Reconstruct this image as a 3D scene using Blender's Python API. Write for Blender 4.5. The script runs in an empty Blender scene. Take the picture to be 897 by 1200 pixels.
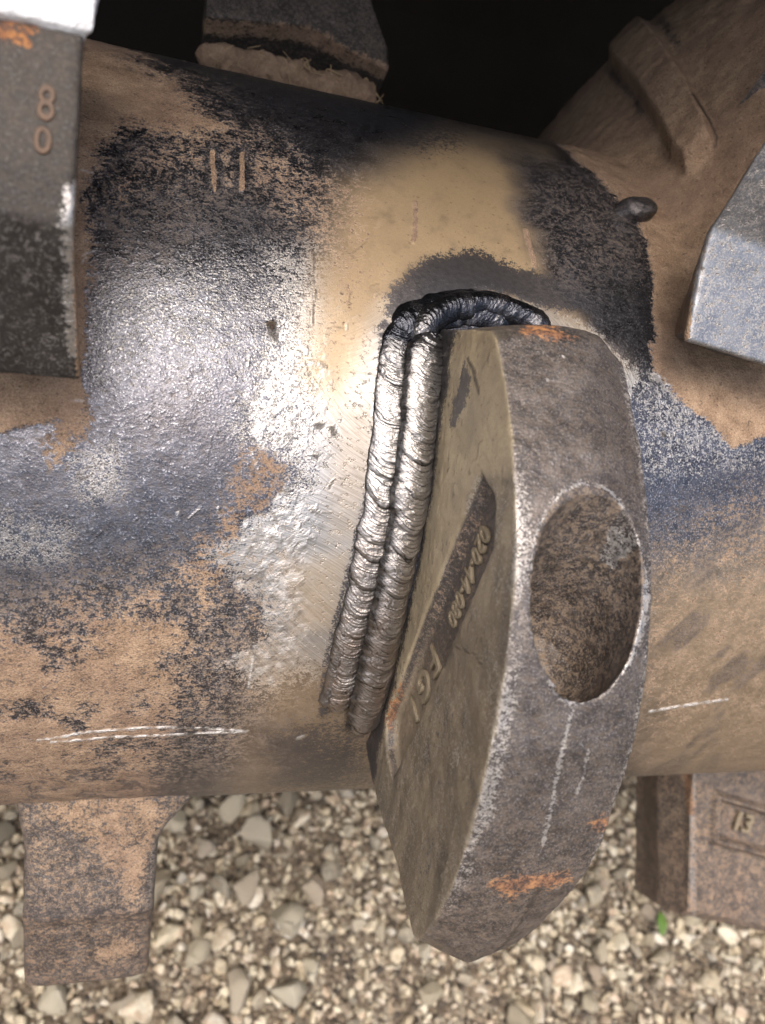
import bpy, bmesh, math, random
import numpy as np
from mathutils import Matrix, Vector

random.seed(7)
rng = np.random.default_rng(7)
SC = bpy.context.scene
COL = SC.collection

# ------------------------------------------------------------------ camera
# The pose was solved from the two silhouette lines of the drum.  Drum frame:
# X along the axle, p from the axle towards the viewer, q upwards across it (mm).
F, CX, CY = 906.0, 448.5, 600.0
ELEV = math.radians(42.0)
RAD, AXH = 135.0, 0.42


def ray(x, y):
    v = np.array([x - CX, y - CY, F])
    return v / np.linalg.norm(v)


AX = np.array([3454 - CX, 787 - CY, F]); AX /= np.linalg.norm(AX)
tp = ray(120, 50); tp = tp - AX * (tp @ AX); tp /= np.linalg.norm(tp)
bp = ray(300, 930); bp = bp - AX * (bp @ AX); bp /= np.linalg.norm(bp)
HALF = 0.5 * math.acos(tp @ bp)
MM = tp + bp; MM /= np.linalg.norm(MM)
N3 = np.cross(AX, MM)
DIST = RAD / math.sin(HALF)                      # mm, eye to axle
MW = np.array([0, math.cos(ELEV), -math.sin(ELEV)])
NW = np.array([0, math.sin(ELEV), math.cos(ELEV)])
ROT = np.outer([1, 0, 0], AX) + np.outer(MW, MM) + np.outer(NW, N3)
ORG = np.array([0, 0, AXH])
EYE = ORG - MW * DIST / 1000

cam_d = bpy.data.cameras.new("camera")
cam = bpy.data.objects.new("camera", cam_d)
COL.objects.link(cam)
cam_d.sensor_fit = 'VERTICAL'
cam_d.sensor_height = 36.0
cam_d.lens = 36.0 * F / 1200.0
cam_d.clip_start, cam_d.clip_end = 0.005, 500.0
cam_d.dof.use_dof = True
cam_d.dof.focus_distance = 0.205
cam_d.dof.aperture_fstop = 15.0
m4 = Matrix.Identity(4)
for r_ in range(3):
    m4[r_][0], m4[r_][1], m4[r_][2], m4[r_][3] = ROT[r_, 0], -ROT[r_, 1], -ROT[r_, 2], EYE[r_]
cam.matrix_world = m4
SC.camera = cam

# ------------------------------------------------------------------ light
SUN_EL, SUN_AZ = math.radians(66), math.radians(-116)   # azimuth of the sun, measured from +X towards +Y
world = bpy.data.worlds.new("World")
SC.world = world
world.use_nodes = True
wn = world.node_tree.nodes
sky = wn.new("ShaderNodeTexSky")
sky.sky_type = 'NISHITA'
sky.sun_disc = False
sky.sun_elevation = SUN_EL
sky.sun_rotation = math.pi / 2 - SUN_AZ
sky.air_density, sky.dust_density, sky.ozone_density = 1.0, 6.0, 0.5
bg = wn["Background"]
bg.inputs[1].default_value = 0.15
world.node_tree.links.new(sky.outputs[0], bg.inputs[0])
sun_d = bpy.data.lights.new("sun", 'SUN')
sun_d.energy = 0.8
sun_d.angle = math.radians(26)
sun_d.color = (1.0, 0.985, 0.965)
sun = bpy.data.objects.new("sun", sun_d)
COL.objects.link(sun)
sd_ = Vector((math.cos(SUN_EL) * math.cos(SUN_AZ), math.cos(SUN_EL) * math.sin(SUN_AZ), math.sin(SUN_EL)))
sun.rotation_euler = sd_.to_track_quat('Z', 'Y').to_euler()
vs = SC.view_settings
vs.view_transform = 'Standard'
vs.look = 'None'
vs.exposure = 0.93
vs.gamma = 1.0
vs.use_curve_mapping = False
SC.cycles.use_denoising = True
SC.cycles.max_bounces = 5
SC.cycles.diffuse_bounces = 3
SC.cycles.glossy_bounces = 3
SC.cycles.use_adaptive_sampling = True
SC.cycles.adaptive_threshold = 0.02
SC.cycles.caustics_reflective = False
SC.cycles.caustics_refractive = False


# ------------------------------------------------------------------ helpers: space
def l2w(a):
    """drum frame (mm) to world (m)"""
    a = np.asarray(a, float)
    return ORG + np.stack([a[..., 0] / 1000, a[..., 0] * 0, a[..., 0] * 0], -1) \
        - MW * a[..., 1:2] / 1000 + NW * a[..., 2:3] / 1000


def topx(a):
    """drum frame (mm) to the photograph's pixel a point is seen at (used to trace stains onto surfaces)"""
    v = (l2w(a) - EYE) @ ROT
    z = np.maximum(v[..., 2], 1e-4)
    return CX + F * v[..., 0] / z, CY + F * v[..., 1] / z


def on_drum(x, y, r=RAD):
    d = ROT @ ray(x, y)
    o = EYE - ORG
    A = d[1:] @ d[1:]; B = d[1:] @ o[1:]; c = o[1:] @ o[1:] - (r / 1000) ** 2
    t = (-B - math.sqrt(max(B * B - A * c, 0))) / A
    h = EYE + t * d - ORG
    return h[0] * 1000, math.atan2(h @ NW, -(h @ MW))


def pol(X, th, r):
    return np.array([X, r * math.cos(th), r * math.sin(th)])


# ------------------------------------------------------------------ helpers: noise and masks
def _hash(i, j, k, s):
    n = (i * 374761393 + j * 668265263 + k * 2147483647 + s * 1274126177) & 0xFFFFFFFF
    n = ((n ^ (n >> 13)) * 1274126177) & 0xFFFFFFFF
    n = ((n ^ (n >> 16)) * 2246822519) & 0xFFFFFFFF
    return ((n >> 8) & 0xFFFF) / 65535.0


def vnoise(p, s=0):
    p = np.asarray(p, float)
    i = np.floor(p).astype(np.int64)
    f = p - i
    f = f * f * (3 - 2 * f)
    out = 0
    for dx in (0, 1):
        for dy in (0, 1):
            for dz in (0, 1):
                w = (f[..., 0] if dx else 1 - f[..., 0]) * (f[..., 1] if dy else 1 - f[..., 1]) * (f[..., 2] if dz else 1 - f[..., 2])
                out = out + w * _hash(i[..., 0] + dx, i[..., 1] + dy, i[..., 2] + dz, s)
    return out


def fbm(p, octs=4, s=0, gain=0.5):
    p = np.asarray(p, float)
    a, t, o = 1.0, 0.0, 0.0
    for k in range(octs):
        o = o + a * (vnoise(p * 2 ** k, s + 17 * k) - 0.5)
        t += a
        a *= gain
    return o / t * 2


def sstep(a, b, x):
    t = np.clip((x - a) / (b - a), 0, 1)
    return t * t * (3 - 2 * t)


def sdpoly(x, y, pts):
    """signed distance to a polygon, positive inside"""
    pts = np.asarray(pts, float)
    d = np.full(x.shape, 1e9)
    ins = np.zeros(x.shape, bool)
    n = len(pts)
    for k in range(n):
        ax, ay = pts[k]; bx, by = pts[(k + 1) % n]
        ex, ey = bx - ax, by - ay
        t = np.clip(((x - ax) * ex + (y - ay) * ey) / (ex * ex + ey * ey + 1e-9), 0, 1)
        d = np.minimum(d, np.hypot(x - ax - t * ex, y - ay - t * ey))
        c = (ay > y) != (by > y)
        with np.errstate(divide='ignore', invalid='ignore'):
            ins ^= c & (x < (bx - ax) * (y - ay) / (by - ay + 1e-12) + ax)
    return np.where(ins, d, -d)


def sdline(x, y, pts):
    d = np.full(x.shape, 1e9)
    for (ax, ay), (bx, by) in zip(pts[:-1], pts[1:]):
        ex, ey = bx - ax, by - ay
        t = np.clip(((x - ax) * ex + (y - ay) * ey) / (ex * ex + ey * ey + 1e-9), 0, 1)
        d = np.minimum(d, np.hypot(x - ax - t * ex, y - ay - t * ey))
    return d


# ------------------------------------------------------------------ helpers: objects
def mesh_np(name, v, faces):
    """v (n,3) world metres, faces (m,k) int array with constant k"""
    me = bpy.data.meshes.new(name)
    v = np.ascontiguousarray(v, np.float32); faces = np.ascontiguousarray(faces, np.int32)
    m, k = faces.shape
    me.vertices.add(len(v)); me.vertices.foreach_set("co", v.ravel())
    me.loops.add(m * k); me.loops.foreach_set("vertex_index", faces.ravel())
    me.polygons.add(m)
    me.polygons.foreach_set("loop_start", np.arange(0, m * k, k, dtype=np.int32))
    me.update(calc_edges=True)
    me.validate()
    return me


def smooth(me, on=True):
    me.polygons.foreach_set("use_smooth", [on] * len(me.polygons))
    me.update()


def color_attr(me, name, rgba):
    at = me.attributes.new(name, 'FLOAT_COLOR', 'POINT')
    at.data.foreach_set("color", np.ascontiguousarray(rgba, np.float32).ravel())


def put(name, me, mat=None, parent=None, **props):
    o = bpy.data.objects.new(name, me)
    COL.objects.link(o)
    if mat:
        me.materials.clear(); me.materials.append(mat)
    if parent:
        o.parent = parent
        o.matrix_parent_inverse = parent.matrix_world.inverted()
    for k, v in props.items():
        o[k] = v
    return o


def empty(name, loc, **props):
    o = bpy.data.objects.new(name, None)
    COL.objects.link(o)
    o.location = loc
    o.matrix_world = Matrix.Translation(loc)
    for k, v in props.items():
        o[k] = v
    return o


def grid_faces(nu, nv, wrap=False):
    i = np.arange(nu - 1)[:, None]
    j = np.arange(nv if wrap else nv - 1)[None, :]
    j2 = (j + 1) % nv
    a = i * nv + j; b = i * nv + j2; c = (i + 1) * nv + j2; d = (i + 1) * nv + j
    return np.stack([a, b, c, d], -1).reshape(-1, 4)


def verts_of(me):
    v = np.empty(len(me.vertices) * 3, np.float32)
    me.vertices.foreach_get("co", v)
    return v.reshape(-1, 3).astype(float)


def normals_of(me):
    v = np.empty(len(me.vertices) * 3, np.float32)
    me.vertices.foreach_get("normal", v)
    return v.reshape(-1, 3).astype(float)


def set_verts(me, v):
    me.vertices.foreach_set("co", np.ascontiguousarray(v, np.float32).ravel())
    me.update()


def prism(sections):
    """bmesh through a list of equal-length loops (n,3) in drum mm, kept in drum mm"""
    bm = bmesh.new()
    loops = [[bm.verts.new(p) for p in s] for s in sections]
    n = len(loops[0])
    for A, B in zip(loops[:-1], loops[1:]):
        for k in range(n):
            bm.faces.new((A[k], A[(k + 1) % n], B[(k + 1) % n], B[k]))
    bm.faces.new(loops[0][::-1]); bm.faces.new(loops[-1])
    bmesh.ops.recalc_face_normals(bm, faces=bm.faces)
    return bm


def bm_to_mesh(bm, name="work"):
    me = bpy.data.meshes.new(name)
    bm.to_mesh(me); bm.free()
    return me


def carve(me, cutters, voxel, relax=4):
    """subtract cutters, resample evenly and soften; everything in drum mm"""
    o = bpy.data.objects.new("work", me); COL.objects.link(o)
    tmp = [o]
    for c in cutters:
        co = bpy.data.objects.new("cut", c); COL.objects.link(co); tmp.append(co)
        md = o.modifiers.new("b", 'BOOLEAN'); md.operation = 'DIFFERENCE'; md.object = co; md.solver = 'EXACT'
    md = o.modifiers.new("r", 'REMESH'); md.mode = 'VOXEL'; md.voxel_size = voxel
    if relax:
        md = o.modifiers.new("s", 'SMOOTH'); md.factor = 0.5; md.iterations = relax
    dg = bpy.context.evaluated_depsgraph_get()
    out = bpy.data.meshes.new_from_object(o.evaluated_get(dg), depsgraph=dg)
    for t in tmp:
        d = t.data
        bpy.data.objects.remove(t); bpy.data.meshes.remove(d)
    return out


# ------------------------------------------------------------------ helpers: materials
class NT:
    def __init__(self, name):
        self.m = bpy.data.materials.new(name)
        self.m.use_nodes = True
        self.t = self.m.node_tree
        self.n = self.t.nodes
        self.b = self.n["Principled BSDF"]
        self.tc = self.n.new("ShaderNodeTexCoord")
        self.vec = self.tc.outputs["Object"]

    def _set(self, sock, v):
        if v is None:
            return
        if isinstance(v, bpy.types.NodeSocket):
            self.t.links.new(v, sock)
        elif isinstance(v, (tuple, list)) and len(v) == 3 and sock.type == 'RGBA':
            sock.default_value = (*v, 1)
        else:
            sock.default_value = v

    def noise(self, scale, detail=4, rough=0.55, vec=None, dist=0.0, color=False):
        n = self.n.new("ShaderNodeTexNoise")
        n.inputs["Scale"].default_value = scale; n.inputs["Detail"].default_value = detail
        n.inputs["Roughness"].default_value = rough; n.inputs["Distortion"].default_value = dist
        self._set(n.inputs["Vector"], vec or self.vec)
        return n.outputs["Color" if color else "Fac"]

    def voro(self, scale, feature='F1', vec=None, out="Distance"):
        n = self.n.new("ShaderNodeTexVoronoi"); n.feature = feature
        n.inputs["Scale"].default_value = scale
        self._set(n.inputs["Vector"], vec or self.vec)
        return n.outputs[out]

    def mapping(self, scale=(1, 1, 1), rot=(0, 0, 0)):
        n = self.n.new("ShaderNodeMapping")
        n.inputs["Scale"].default_value = scale; n.inputs["Rotation"].default_value = rot
        self._set(n.inputs["Vector"], self.vec)
        return n.outputs[0]

    def attr(self, name):
        n = self.n.new("ShaderNodeAttribute"); n.attribute_name = name
        s = self.n.new("ShaderNodeSeparateColor")
        self.t.links.new(n.outputs["Color"], s.inputs[0])
        return s.outputs[0], s.outputs[1], s.outputs[2], n.outputs["Alpha"], n.outputs["Color"]

    def math(self, op, a, b=None, c=None, clamp=False):
        n = self.n.new("ShaderNodeMath"); n.operation = op; n.use_clamp = clamp
        self._set(n.inputs[0], a)
        if b is not None: self._set(n.inputs[1], b)
        if c is not None: self._set(n.inputs[2], c)
        return n.outputs[0]

    def rng(self, v, a, b, lo=0.0, hi=1.0, smoothed=True):
        n = self.n.new("ShaderNodeMapRange")
        n.interpolation_type = 'SMOOTHSTEP' if smoothed else 'LINEAR'
        self._set(n.inputs["Value"], v)
        for k, x in zip(("From Min", "From Max", "To Min", "To Max"), (a, b, lo, hi)):
            self._set(n.inputs[k], x)
        return n.outputs[0]

    def mix(self, f, a, b, blend='MIX'):
        n = self.n.new("ShaderNodeMix"); n.data_type = 'RGBA'; n.blend_type = blend
        self._set(n.inputs["Factor"], f); self._set(n.inputs["A"], None)
        self._set(n.inputs[6], a); self._set(n.inputs[7], b)
        return n.outputs[2]

    def mixf(self, f, a, b):
        n = self.n.new("ShaderNodeMix"); n.data_type = 'FLOAT'
        self._set(n.inputs[0], f); self._set(n.inputs[2], a); self._set(n.inputs[3], b)
        return n.outputs[0]

    def ramp(self, f, stops):
        n = self.n.new("ShaderNodeValToRGB")
        self._set(n.inputs[0], f)
        el = n.color_ramp.elements
        while len(el) < len(stops):
            el.new(0.5)
        for e, (p, c) in zip(el, stops):
            e.position = p; e.color = (*c, 1)
        return n.outputs[0]

    def bump(self, h, dist, strength=1.0, normal=None):
        n = self.n.new("ShaderNodeBump")
        n.inputs["Distance"].default_value = dist
        self._set(n.inputs["Strength"], strength)
        self._set(n.inputs["Height"], h)
        if normal is not None: self._set(n.inputs["Normal"], normal)
        return n.outputs[0]

    def ragged(self, mask, noise, amp, w=0.06):
        """mask (0..1) pushed about by noise and cut at one half"""
        x = self.math('MULTIPLY_ADD', self.math('SUBTRACT', noise, 0.5), amp, mask)
        return self.rng(x, 0.5 - w, 0.5 + w)

    def out(self, color=None, rough=None, metal=None, normal=None, spec=None):
        b = self.b.inputs
        self._set(b["Base Color"], color); self._set(b["Roughness"], rough)
        self._set(b["Metallic"], metal); self._set(b["Normal"], normal)
        if spec is not None: self._set(b["Specular IOR Level"], spec)
        return self.m


MUD_D, MUD_M, MUD_L = (0.145, 0.094, 0.058), (0.265, 0.178, 0.113), (0.40, 0.285, 0.187)


def steel_material(name, base=(0.128, 0.131, 0.152), base2=(0.057, 0.058, 0.067), rough=0.27, metal=0.92, fine=1.0, fleck=0.4, spec=0.5, hflat=0.85, tint_a=(0.36, 0.25, 0.135), tint_b=(0.45, 0.33, 0.19)):
    """Worn mill-scale steel.  Attribute 'ma' = mud, bare ground metal and painted sheen, heat tint, burn marks and painted shade;
    'mb' = bright scratches, dark scratches, rust, dust."""
    t = NT(name)
    mud, pol_, heat, soot_shade, _ = t.attr("ma")
    scr, dark, rust, dust, _ = t.attr("mb")
    n_big = t.noise(34, 2, 0.6)
    n_mid = t.noise(170, 3, 0.65)
    n_fin = t.noise(1.0, 3, 0.68, vec=t.mapping((620, 820, 820), (0.3, 0.5, 0.4)), dist=0.12)
    n_grn = t.noise(2100, 2, 0.6)
    speck = t.rng(t.mixf(0.45, n_fin, n_grn), 0.34, 0.66)          # hard, evenly spread speckle
    blot = t.rng(t.mixf(0.55, n_mid, n_fin), 0.34, 0.66)
    pits = t.rng(n_fin, 0.56, 0.70)
    # pitted scale
    col = t.mix(t.rng(t.mixf(0.5, n_mid, n_grn), 0.32, 0.66), base2, base)
    col = t.mix(t.math('MULTIPLY', pits, 0.8), col, (0.02, 0.018, 0.019))
    flecks = t.rng(t.math('ADD', n_grn, t.math('MULTIPLY', n_fin, -0.35)), 0.41, 0.52)
    col = t.mix(t.math('MULTIPLY', flecks, fleck), col, (0.62, 0.62, 0.64))
    col = t.mix(t.rng(n_big, 0.45, 0.72, 0.0, 0.14), col, (0.10, 0.08, 0.068))
    ro = t.math('ADD', t.math('MULTIPLY', n_mid, 0.25), rough - 0.1)
    me = metal
    # bare ground metal with brush marks; also lays on the painted sheen
    brush = t.noise(1.0, 3, 0.65, vec=t.attr("swirl")[4])
    pm = t.math('MULTIPLY', t.ragged(pol_, speck, 1.15, 0.30), t.rng(pol_, 0.0, 0.3))
    pc = t.mix(t.rng(brush, 0.3, 0.7), (0.30, 0.287, 0.27), (0.56, 0.545, 0.525))
    pc = t.mix(t.math('MULTIPLY', pits, 0.22), pc, (0.10, 0.09, 0.08))
    col = t.mix(pm, col, pc)
    ro = t.mixf(pm, ro, t.math('ADD', t.math('MULTIPLY', brush, 0.22), 0.29))
    me = t.mixf(pm, me, 0.95)
    # heat tint: thin straw coloured film over steel
    hm = t.math('MULTIPLY', heat, t.rng(n_mid, 0.2, 0.5, 0.78, 1.0))
    hc = t.mix(n_big, tint_a, tint_b)
    hc = t.mix(t.rng(n_fin, 0.60, 0.72, 0.0, 0.8), hc, (0.2, 0.13, 0.07))
    hc = t.mix(t.rng(n_grn, 0.35, 0.65, 0.0, 0.25), hc, (0.2, 0.15, 0.09))
    col = t.mix(hm, col, hc)
    ro = t.mixf(hm, ro, 0.45)
    me = t.mixf(hm, me, 0.3)
    # burnt and blued steel; also carries the painted shade
    sm = t.math('MULTIPLY', t.ragged(soot_shade, speck, 0.75, 0.2), t.rng(soot_shade, 0.0, 0.3))
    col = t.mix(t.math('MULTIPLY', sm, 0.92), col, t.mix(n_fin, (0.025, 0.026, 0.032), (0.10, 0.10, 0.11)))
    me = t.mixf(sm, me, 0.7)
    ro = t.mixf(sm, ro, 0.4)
    # rust
    rm = t.math('MULTIPLY', t.ragged(rust, speck, 0.8, 0.2), t.rng(rust, 0.0, 0.35))
    col = t.mix(t.math('MULTIPLY', rm, 0.85), col, t.ramp(blot, [(0.0, (0.06, 0.025, 0.014)), (0.5, (0.19, 0.07, 0.025)), (1.0, (0.48, 0.2, 0.05))]))
    me = t.mixf(rm, me, 0.0)
    ro = t.mixf(rm, ro, 0.7)
    # thin dust
    dm = t.math('MULTIPLY', dust, t.rng(t.mixf(0.35, speck, blot), 0.2, 0.95, 0.1, 1.0))
    col = t.mix(t.math('MULTIPLY', dm, 0.75), col, (0.29, 0.21, 0.14))
    me = t.mixf(dm, me, 0.05)
    ro = t.mixf(dm, ro, 0.8)
    # packed mud
    mm = t.math('MULTIPLY', t.ragged(mud, t.mixf(0.5, speck, blot), 1.0, 0.30), t.rng(mud, 0.0, 0.25))
    mc = t.ramp(t.mixf(0.5, n_mid, n_grn), [(0.34, MUD_D), (0.48, MUD_M), (0.64, MUD_L)])
    mc = t.mix(t.rng(n_big, 0.35, 0.7), mc, t.mix(0.55, mc, (0.21, 0.135, 0.095)))
    mc = t.mix(t.rng(n_fin, 0.60, 0.70, 0.0, 0.75), mc, (0.055, 0.04, 0.03))
    mc = t.mix(t.rng(n_fin, 0.36, 0.28, 0.0, 0.5), mc, (0.5, 0.36, 0.22))
    col = t.mix(mm, col, mc)
    me = t.mixf(mm, me, 0.0)
    ro = t.mixf(mm, ro, 0.95)
    # scratches
    col = t.mix(dark, col, (0.035, 0.028, 0.022))
    me = t.mixf(dark, me, 0.2)
    col = t.mix(scr, col, (0.85, 0.82, 0.78))
    ro = t.mixf(scr, ro, 0.35)
    # relief
    h = t.math('MULTIPLY_ADD', n_fin, -0.42 * fine, t.math('MULTIPLY', n_mid, 0.22))
    h = t.math('MULTIPLY_ADD', n_grn, 0.16 * fine, h)
    hp = t.math('MULTIPLY_ADD', brush, 0.15, t.math('MULTIPLY', pits, -0.3))
    h = t.mixf(pm, h, hp)
    h = t.mixf(t.math('MULTIPLY', hm, hflat), h, -0.2)
    h = t.mixf(mm, h, t.math('MULTIPLY_ADD', n_grn, 0.7, t.math('MULTIPLY', n_fin, -1.0)))
    h = t.math('SUBTRACT', h, t.math('MULTIPLY', dark, 0.6))
    h = t.math('SUBTRACT', h, t.math('MULTIPLY', t.math('MULTIPLY', scr, n_fin), 1.8))
    nrm = t.bump(h, 0.00045, 1.0)
    return t.out(col, ro, me, nrm, spec)


MAT_DRUM = steel_material("drum_steel")
MAT_HOLD = steel_material("holder_steel", base=(0.125, 0.113, 0.108), base2=(0.05, 0.044, 0.042), rough=0.45, metal=0.6, fine=1.0, fleck=0.16, hflat=0.35, tint_a=(0.35, 0.30, 0.205), tint_b=(0.45, 0.365, 0.24))
MAT_GREY = steel_material("grey_holder_steel", base=(0.30, 0.315, 0.335), base2=(0.19, 0.20, 0.22), rough=0.40, metal=0.85, fine=0.45, fleck=0.15)
MAT_DARK = steel_material("dark_holder_steel", base=(0.040, 0.037, 0.034), base2=(0.022, 0.019, 0.017), rough=0.55, metal=0.2, fine=0.7, fleck=0.06, spec=0.25)


def mat_weld():
    t = NT("weld_metal")
    blue, groove, warm, tone, _ = t.attr("wa")
    n1 = t.noise(420, 4, 0.6); n2 = t.noise(1900, 3, 0.6)
    col = t.mix(n2, (0.28, 0.268, 0.26), (0.56, 0.54, 0.525))
    col = t.mix(t.math('MULTIPLY', warm, 0.8), col, (0.27, 0.20, 0.15))
    g = t.math('MULTIPLY', groove, t.rng(n1, 0.25, 0.6, 0.5, 1.0))
    col = t.mix(g, col, (0.035, 0.032, 0.03))
    col = t.mix(t.math('MULTIPLY', blue, 0.95), col, t.mix(n1, (0.010, 0.013, 0.019), (0.034, 0.038, 0.05)))
    ro = t.mixf(blue, t.math('MULTIPLY_ADD', n1, 0.25, 0.26), 0.24)
    nrm = t.bump(t.math('MULTIPLY_ADD', n2, 0.5, n1), 0.00032, 0.9)
    return t.out(col, ro, 0.92, nrm)


def mat_mud(name="packed_dirt"):
    t = NT(name)
    n1 = t.noise(130, 6, 0.65); n2 = t.noise(900, 5, 0.7); n3 = t.noise(2600, 2)
    col = t.ramp(t.mixf(0.55, n1, n2), [(0.3, MUD_D), (0.5, MUD_M), (0.7, MUD_L)])
    col = t.mix(t.rng(t.voro(700), 0.0, 0.22, 0.5, 0.0), col, (0.45, 0.33, 0.2))
    return t.out(col, 0.95, 0.0, t.bump(t.math('MULTIPLY_ADD', n3, 0.4, n2), 0.0007, 1.0))


def mat_paint_white():
    t = NT("white_paint")
    n1 = t.noise(160, 5, 0.6); n2 = t.noise(900, 4)
    col = t.mix(t.rng(n1, 0.35, 0.6), (0.62, 0.63, 0.64), (0.82, 0.83, 0.84))
    return t.out(col, 0.5, 0.0, t.bump(t.mixf(0.5, n1, n2), 0.0012, 1.0))


def mat_housing():
    t = NT("housing_paint")
    n1 = t.noise(9, 6, 0.6); n2 = t.noise(120, 4)
    col = t.mix(n1, (0.012, 0.011, 0.010), (0.038, 0.033, 0.028))
    col = t.mix(t.rng(n1, 0.62, 0.8), col, (0.04, 0.028, 0.018))
    return t.out(col, 0.8, 0.0, t.bump(n2, 0.001, 0.6), spec=0.2)


STONE_STOPS = [(0.0, (0.12, 0.105, 0.082)), (0.14, (0.27, 0.23, 0.165)), (0.28, (0.46, 0.38, 0.255)), (0.46, (0.60, 0.53, 0.385)),
               (0.66, (0.64, 0.59, 0.46)), (0.82, (0.42, 0.30, 0.205)), (1.0, (0.67, 0.64, 0.55))]


def mat_stone(name, from_attr):
    t = NT(name)
    if from_attr:
        r, g, b, a, _ = t.attr("tone")
        key = r
    else:
        oi = t.n.new("ShaderNodeObjectInfo"); key = oi.outputs["Random"]
    n1 = t.noise(110, 5, 0.7); n2 = t.noise(520, 5, 0.75)
    k = t.math('ADD', key, t.math('MULTIPLY', t.math('SUBTRACT', n1, 0.5), 0.7), clamp=True)
    col = t.ramp(k, STONE_STOPS)
    col = t.mix(t.rng(n2, 0.3, 0.75, 0.0, 0.5), col, (0.66, 0.60, 0.46))
    col = t.mix(t.rng(t.noise(60, 4, 0.7, dist=1.0), 0.52, 0.66, 0.0, 0.55), col, (0.30, 0.20, 0.12))
    col = t.mix(t.rng(t.noise(240, 4, 0.7), 0.58, 0.72, 0.0, 0.6), col, (0.10, 0.085, 0.068))
    return t.out(col, 0.85, 0.0, t.bump(t.mixf(0.5, n1, n2), 0.0022, 0.9))


def mat_ground():
    t = NT("grit")
    n1 = t.noise(22, 5, 0.6); v = t.voro(230, out="Color"); d = t.voro(230)
    sep = t.n.new("ShaderNodeSeparateColor"); t.t.links.new(v, sep.inputs[0])
    col = t.ramp(sep.outputs[0], [(0.0, (0.05, 0.043, 0.036)), (0.4, (0.15, 0.115, 0.08)), (0.75, (0.26, 0.21, 0.15)), (1.0, (0.40, 0.36, 0.28))])
    col = t.mix(t.rng(n1, 0.4, 0.65, 0.0, 0.55), col, (0.10, 0.078, 0.056))
    return t.out(col, 0.95, 0.0, t.bump(t.math('SUBTRACT', 1.0, d), 0.004, 1.0))


MAT_WELD, MAT_MUD, MAT_WHITE, MAT_HOUSING = mat_weld(), mat_mud(), mat_paint_white(), mat_housing()
MAT_STONE, MAT_GRAVEL, MAT_GROUND = mat_stone("stone", False), mat_stone("gravel", True), mat_ground()

# ------------------------------------------------------------------ ground
gv, gf = [], []
xs = np.unique(np.concatenate([np.linspace(-40, -1, 12), np.linspace(-1, 1.8, 90), np.linspace(1.8, 40, 12)]))
ys = np.unique(np.concatenate([np.linspace(-40, -0.9, 12), np.linspace(-0.9, 0.9, 70), np.linspace(0.9, 40, 12)]))
GX, GY = np.meshgrid(xs, ys, indexing='ij')
gz = 0.006 * fbm(np.stack([GX * 7, GY * 7, GX * 0], -1), 3, 3)
near = np.exp(-(GX ** 2 + GY ** 2) / 8)
ground = put("ground", mesh_np("ground", np.stack([GX, GY, gz * near], -1).reshape(-1, 3), grid_faces(len(xs), len(ys))), MAT_GROUND, kind="structure")
smooth(ground.data)


def ground_z(x, y):
    return float(0.006 * fbm(np.array([[x * 7, y * 7, 0.0]]), 3, 3)[0] * math.exp(-(x * x + y * y) / 8))


def ico(sub):
    bm = bmesh.new()
    bmesh.ops.create_icosphere(bm, subdivisions=sub, radius=1.0)
    v = np.array([q.co[:] for q in bm.verts]); f = np.array([[q.index for q in p.verts] for p in bm.faces])
    bm.free()
    return v, f


def stone_shape(sub, seed, cuts, lo=0.24, hi=0.60):
    """a broken pebble: a ball flattened against random planes"""
    g = np.random.default_rng(seed)
    v, f = ico(sub)
    for _ in range(cuts):
        n = g.normal(size=3); n /= np.linalg.norm(n)
        h = g.uniform(lo, hi)
        d = v @ n
        v = v - np.outer(np.maximum(d - h, 0) * 0.97, n)
    v = v * g.uniform(0.7, 1.1, 3)
    v += 0.028 * np.stack([fbm(v * 2.2 + 9 * k, 3, seed + k) for k in range(3)], -1)
    v /= np.abs(v).max()
    return v, f


SHAPES_L = [stone_shape(3, 100 + k, 14, 0.34, 0.66) for k in range(16)]
SHAPES_S = [stone_shape(2, 300 + k, 7) for k in range(12)]


def rand_rot(g):
    q = g.normal(size=4); q /= np.linalg.norm(q)
    w, x, y, z = q
    return np.array([[1 - 2 * (y * y + z * z), 2 * (x * y - z * w), 2 * (x * z + y * w)],
                     [2 * (x * y + z * w), 1 - 2 * (x * x + z * z), 2 * (y * z - x * w)],
                     [2 * (x * z - y * w), 2 * (y * z + x * w), 1 - 2 * (x * x + y * y)]])


# stones big enough to tell apart, in the strip of ground that shows below the drum
stone_meshes = []
for v, f in SHAPES_L:
    me = mesh_np("stone", v, f); me.materials.append(MAT_STONE); stone_meshes.append(me)
placed = []
tries = 0
while len(placed) < 70 and tries < 20000:
    tries += 1
    x = rng.uniform(-0.10, 0.15) if rng.random() < 0.7 else rng.uniform(0.2, 0.66)
    y = rng.uniform(-0.24, 0.10)
    s = rng.uniform(0.0125, 0.020) if x < 0.13 else rng.uniform(0.009, 0.0125)
    if any((x - a) ** 2 + (y - b) ** 2 < (0.86 * (s + c)) ** 2 for a, b, c in placed):
        continue
    placed.append((x, y, s))
while len(placed) < 300 and tries < 60000:
    tries += 1
    x = rng.uniform(-0.10, 0.66); y = rng.uniform(-0.24, 0.10)
    # the left of the strip is coarse, the middle fine, the right middling
    coarse = 1.0 if x < 0.10 else (0.35 if x < 0.26 else 0.55)
    patch = float(fbm(np.array([[x * 9, y * 9, 4.0]]), 2, 5)[0])
    s = (0.0056 + 0.008 * rng.random() ** 1.5 * (coarse + 0.2)) * (1 + 0.25 * patch)
    if x > 0.10 and rng.random() > coarse + 0.25:
        continue
    if any((x - a) ** 2 + (y - b) ** 2 < (0.80 * (s + c)) ** 2 for a, b, c in placed):
        continue
    placed.append((x, y, s))
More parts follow.
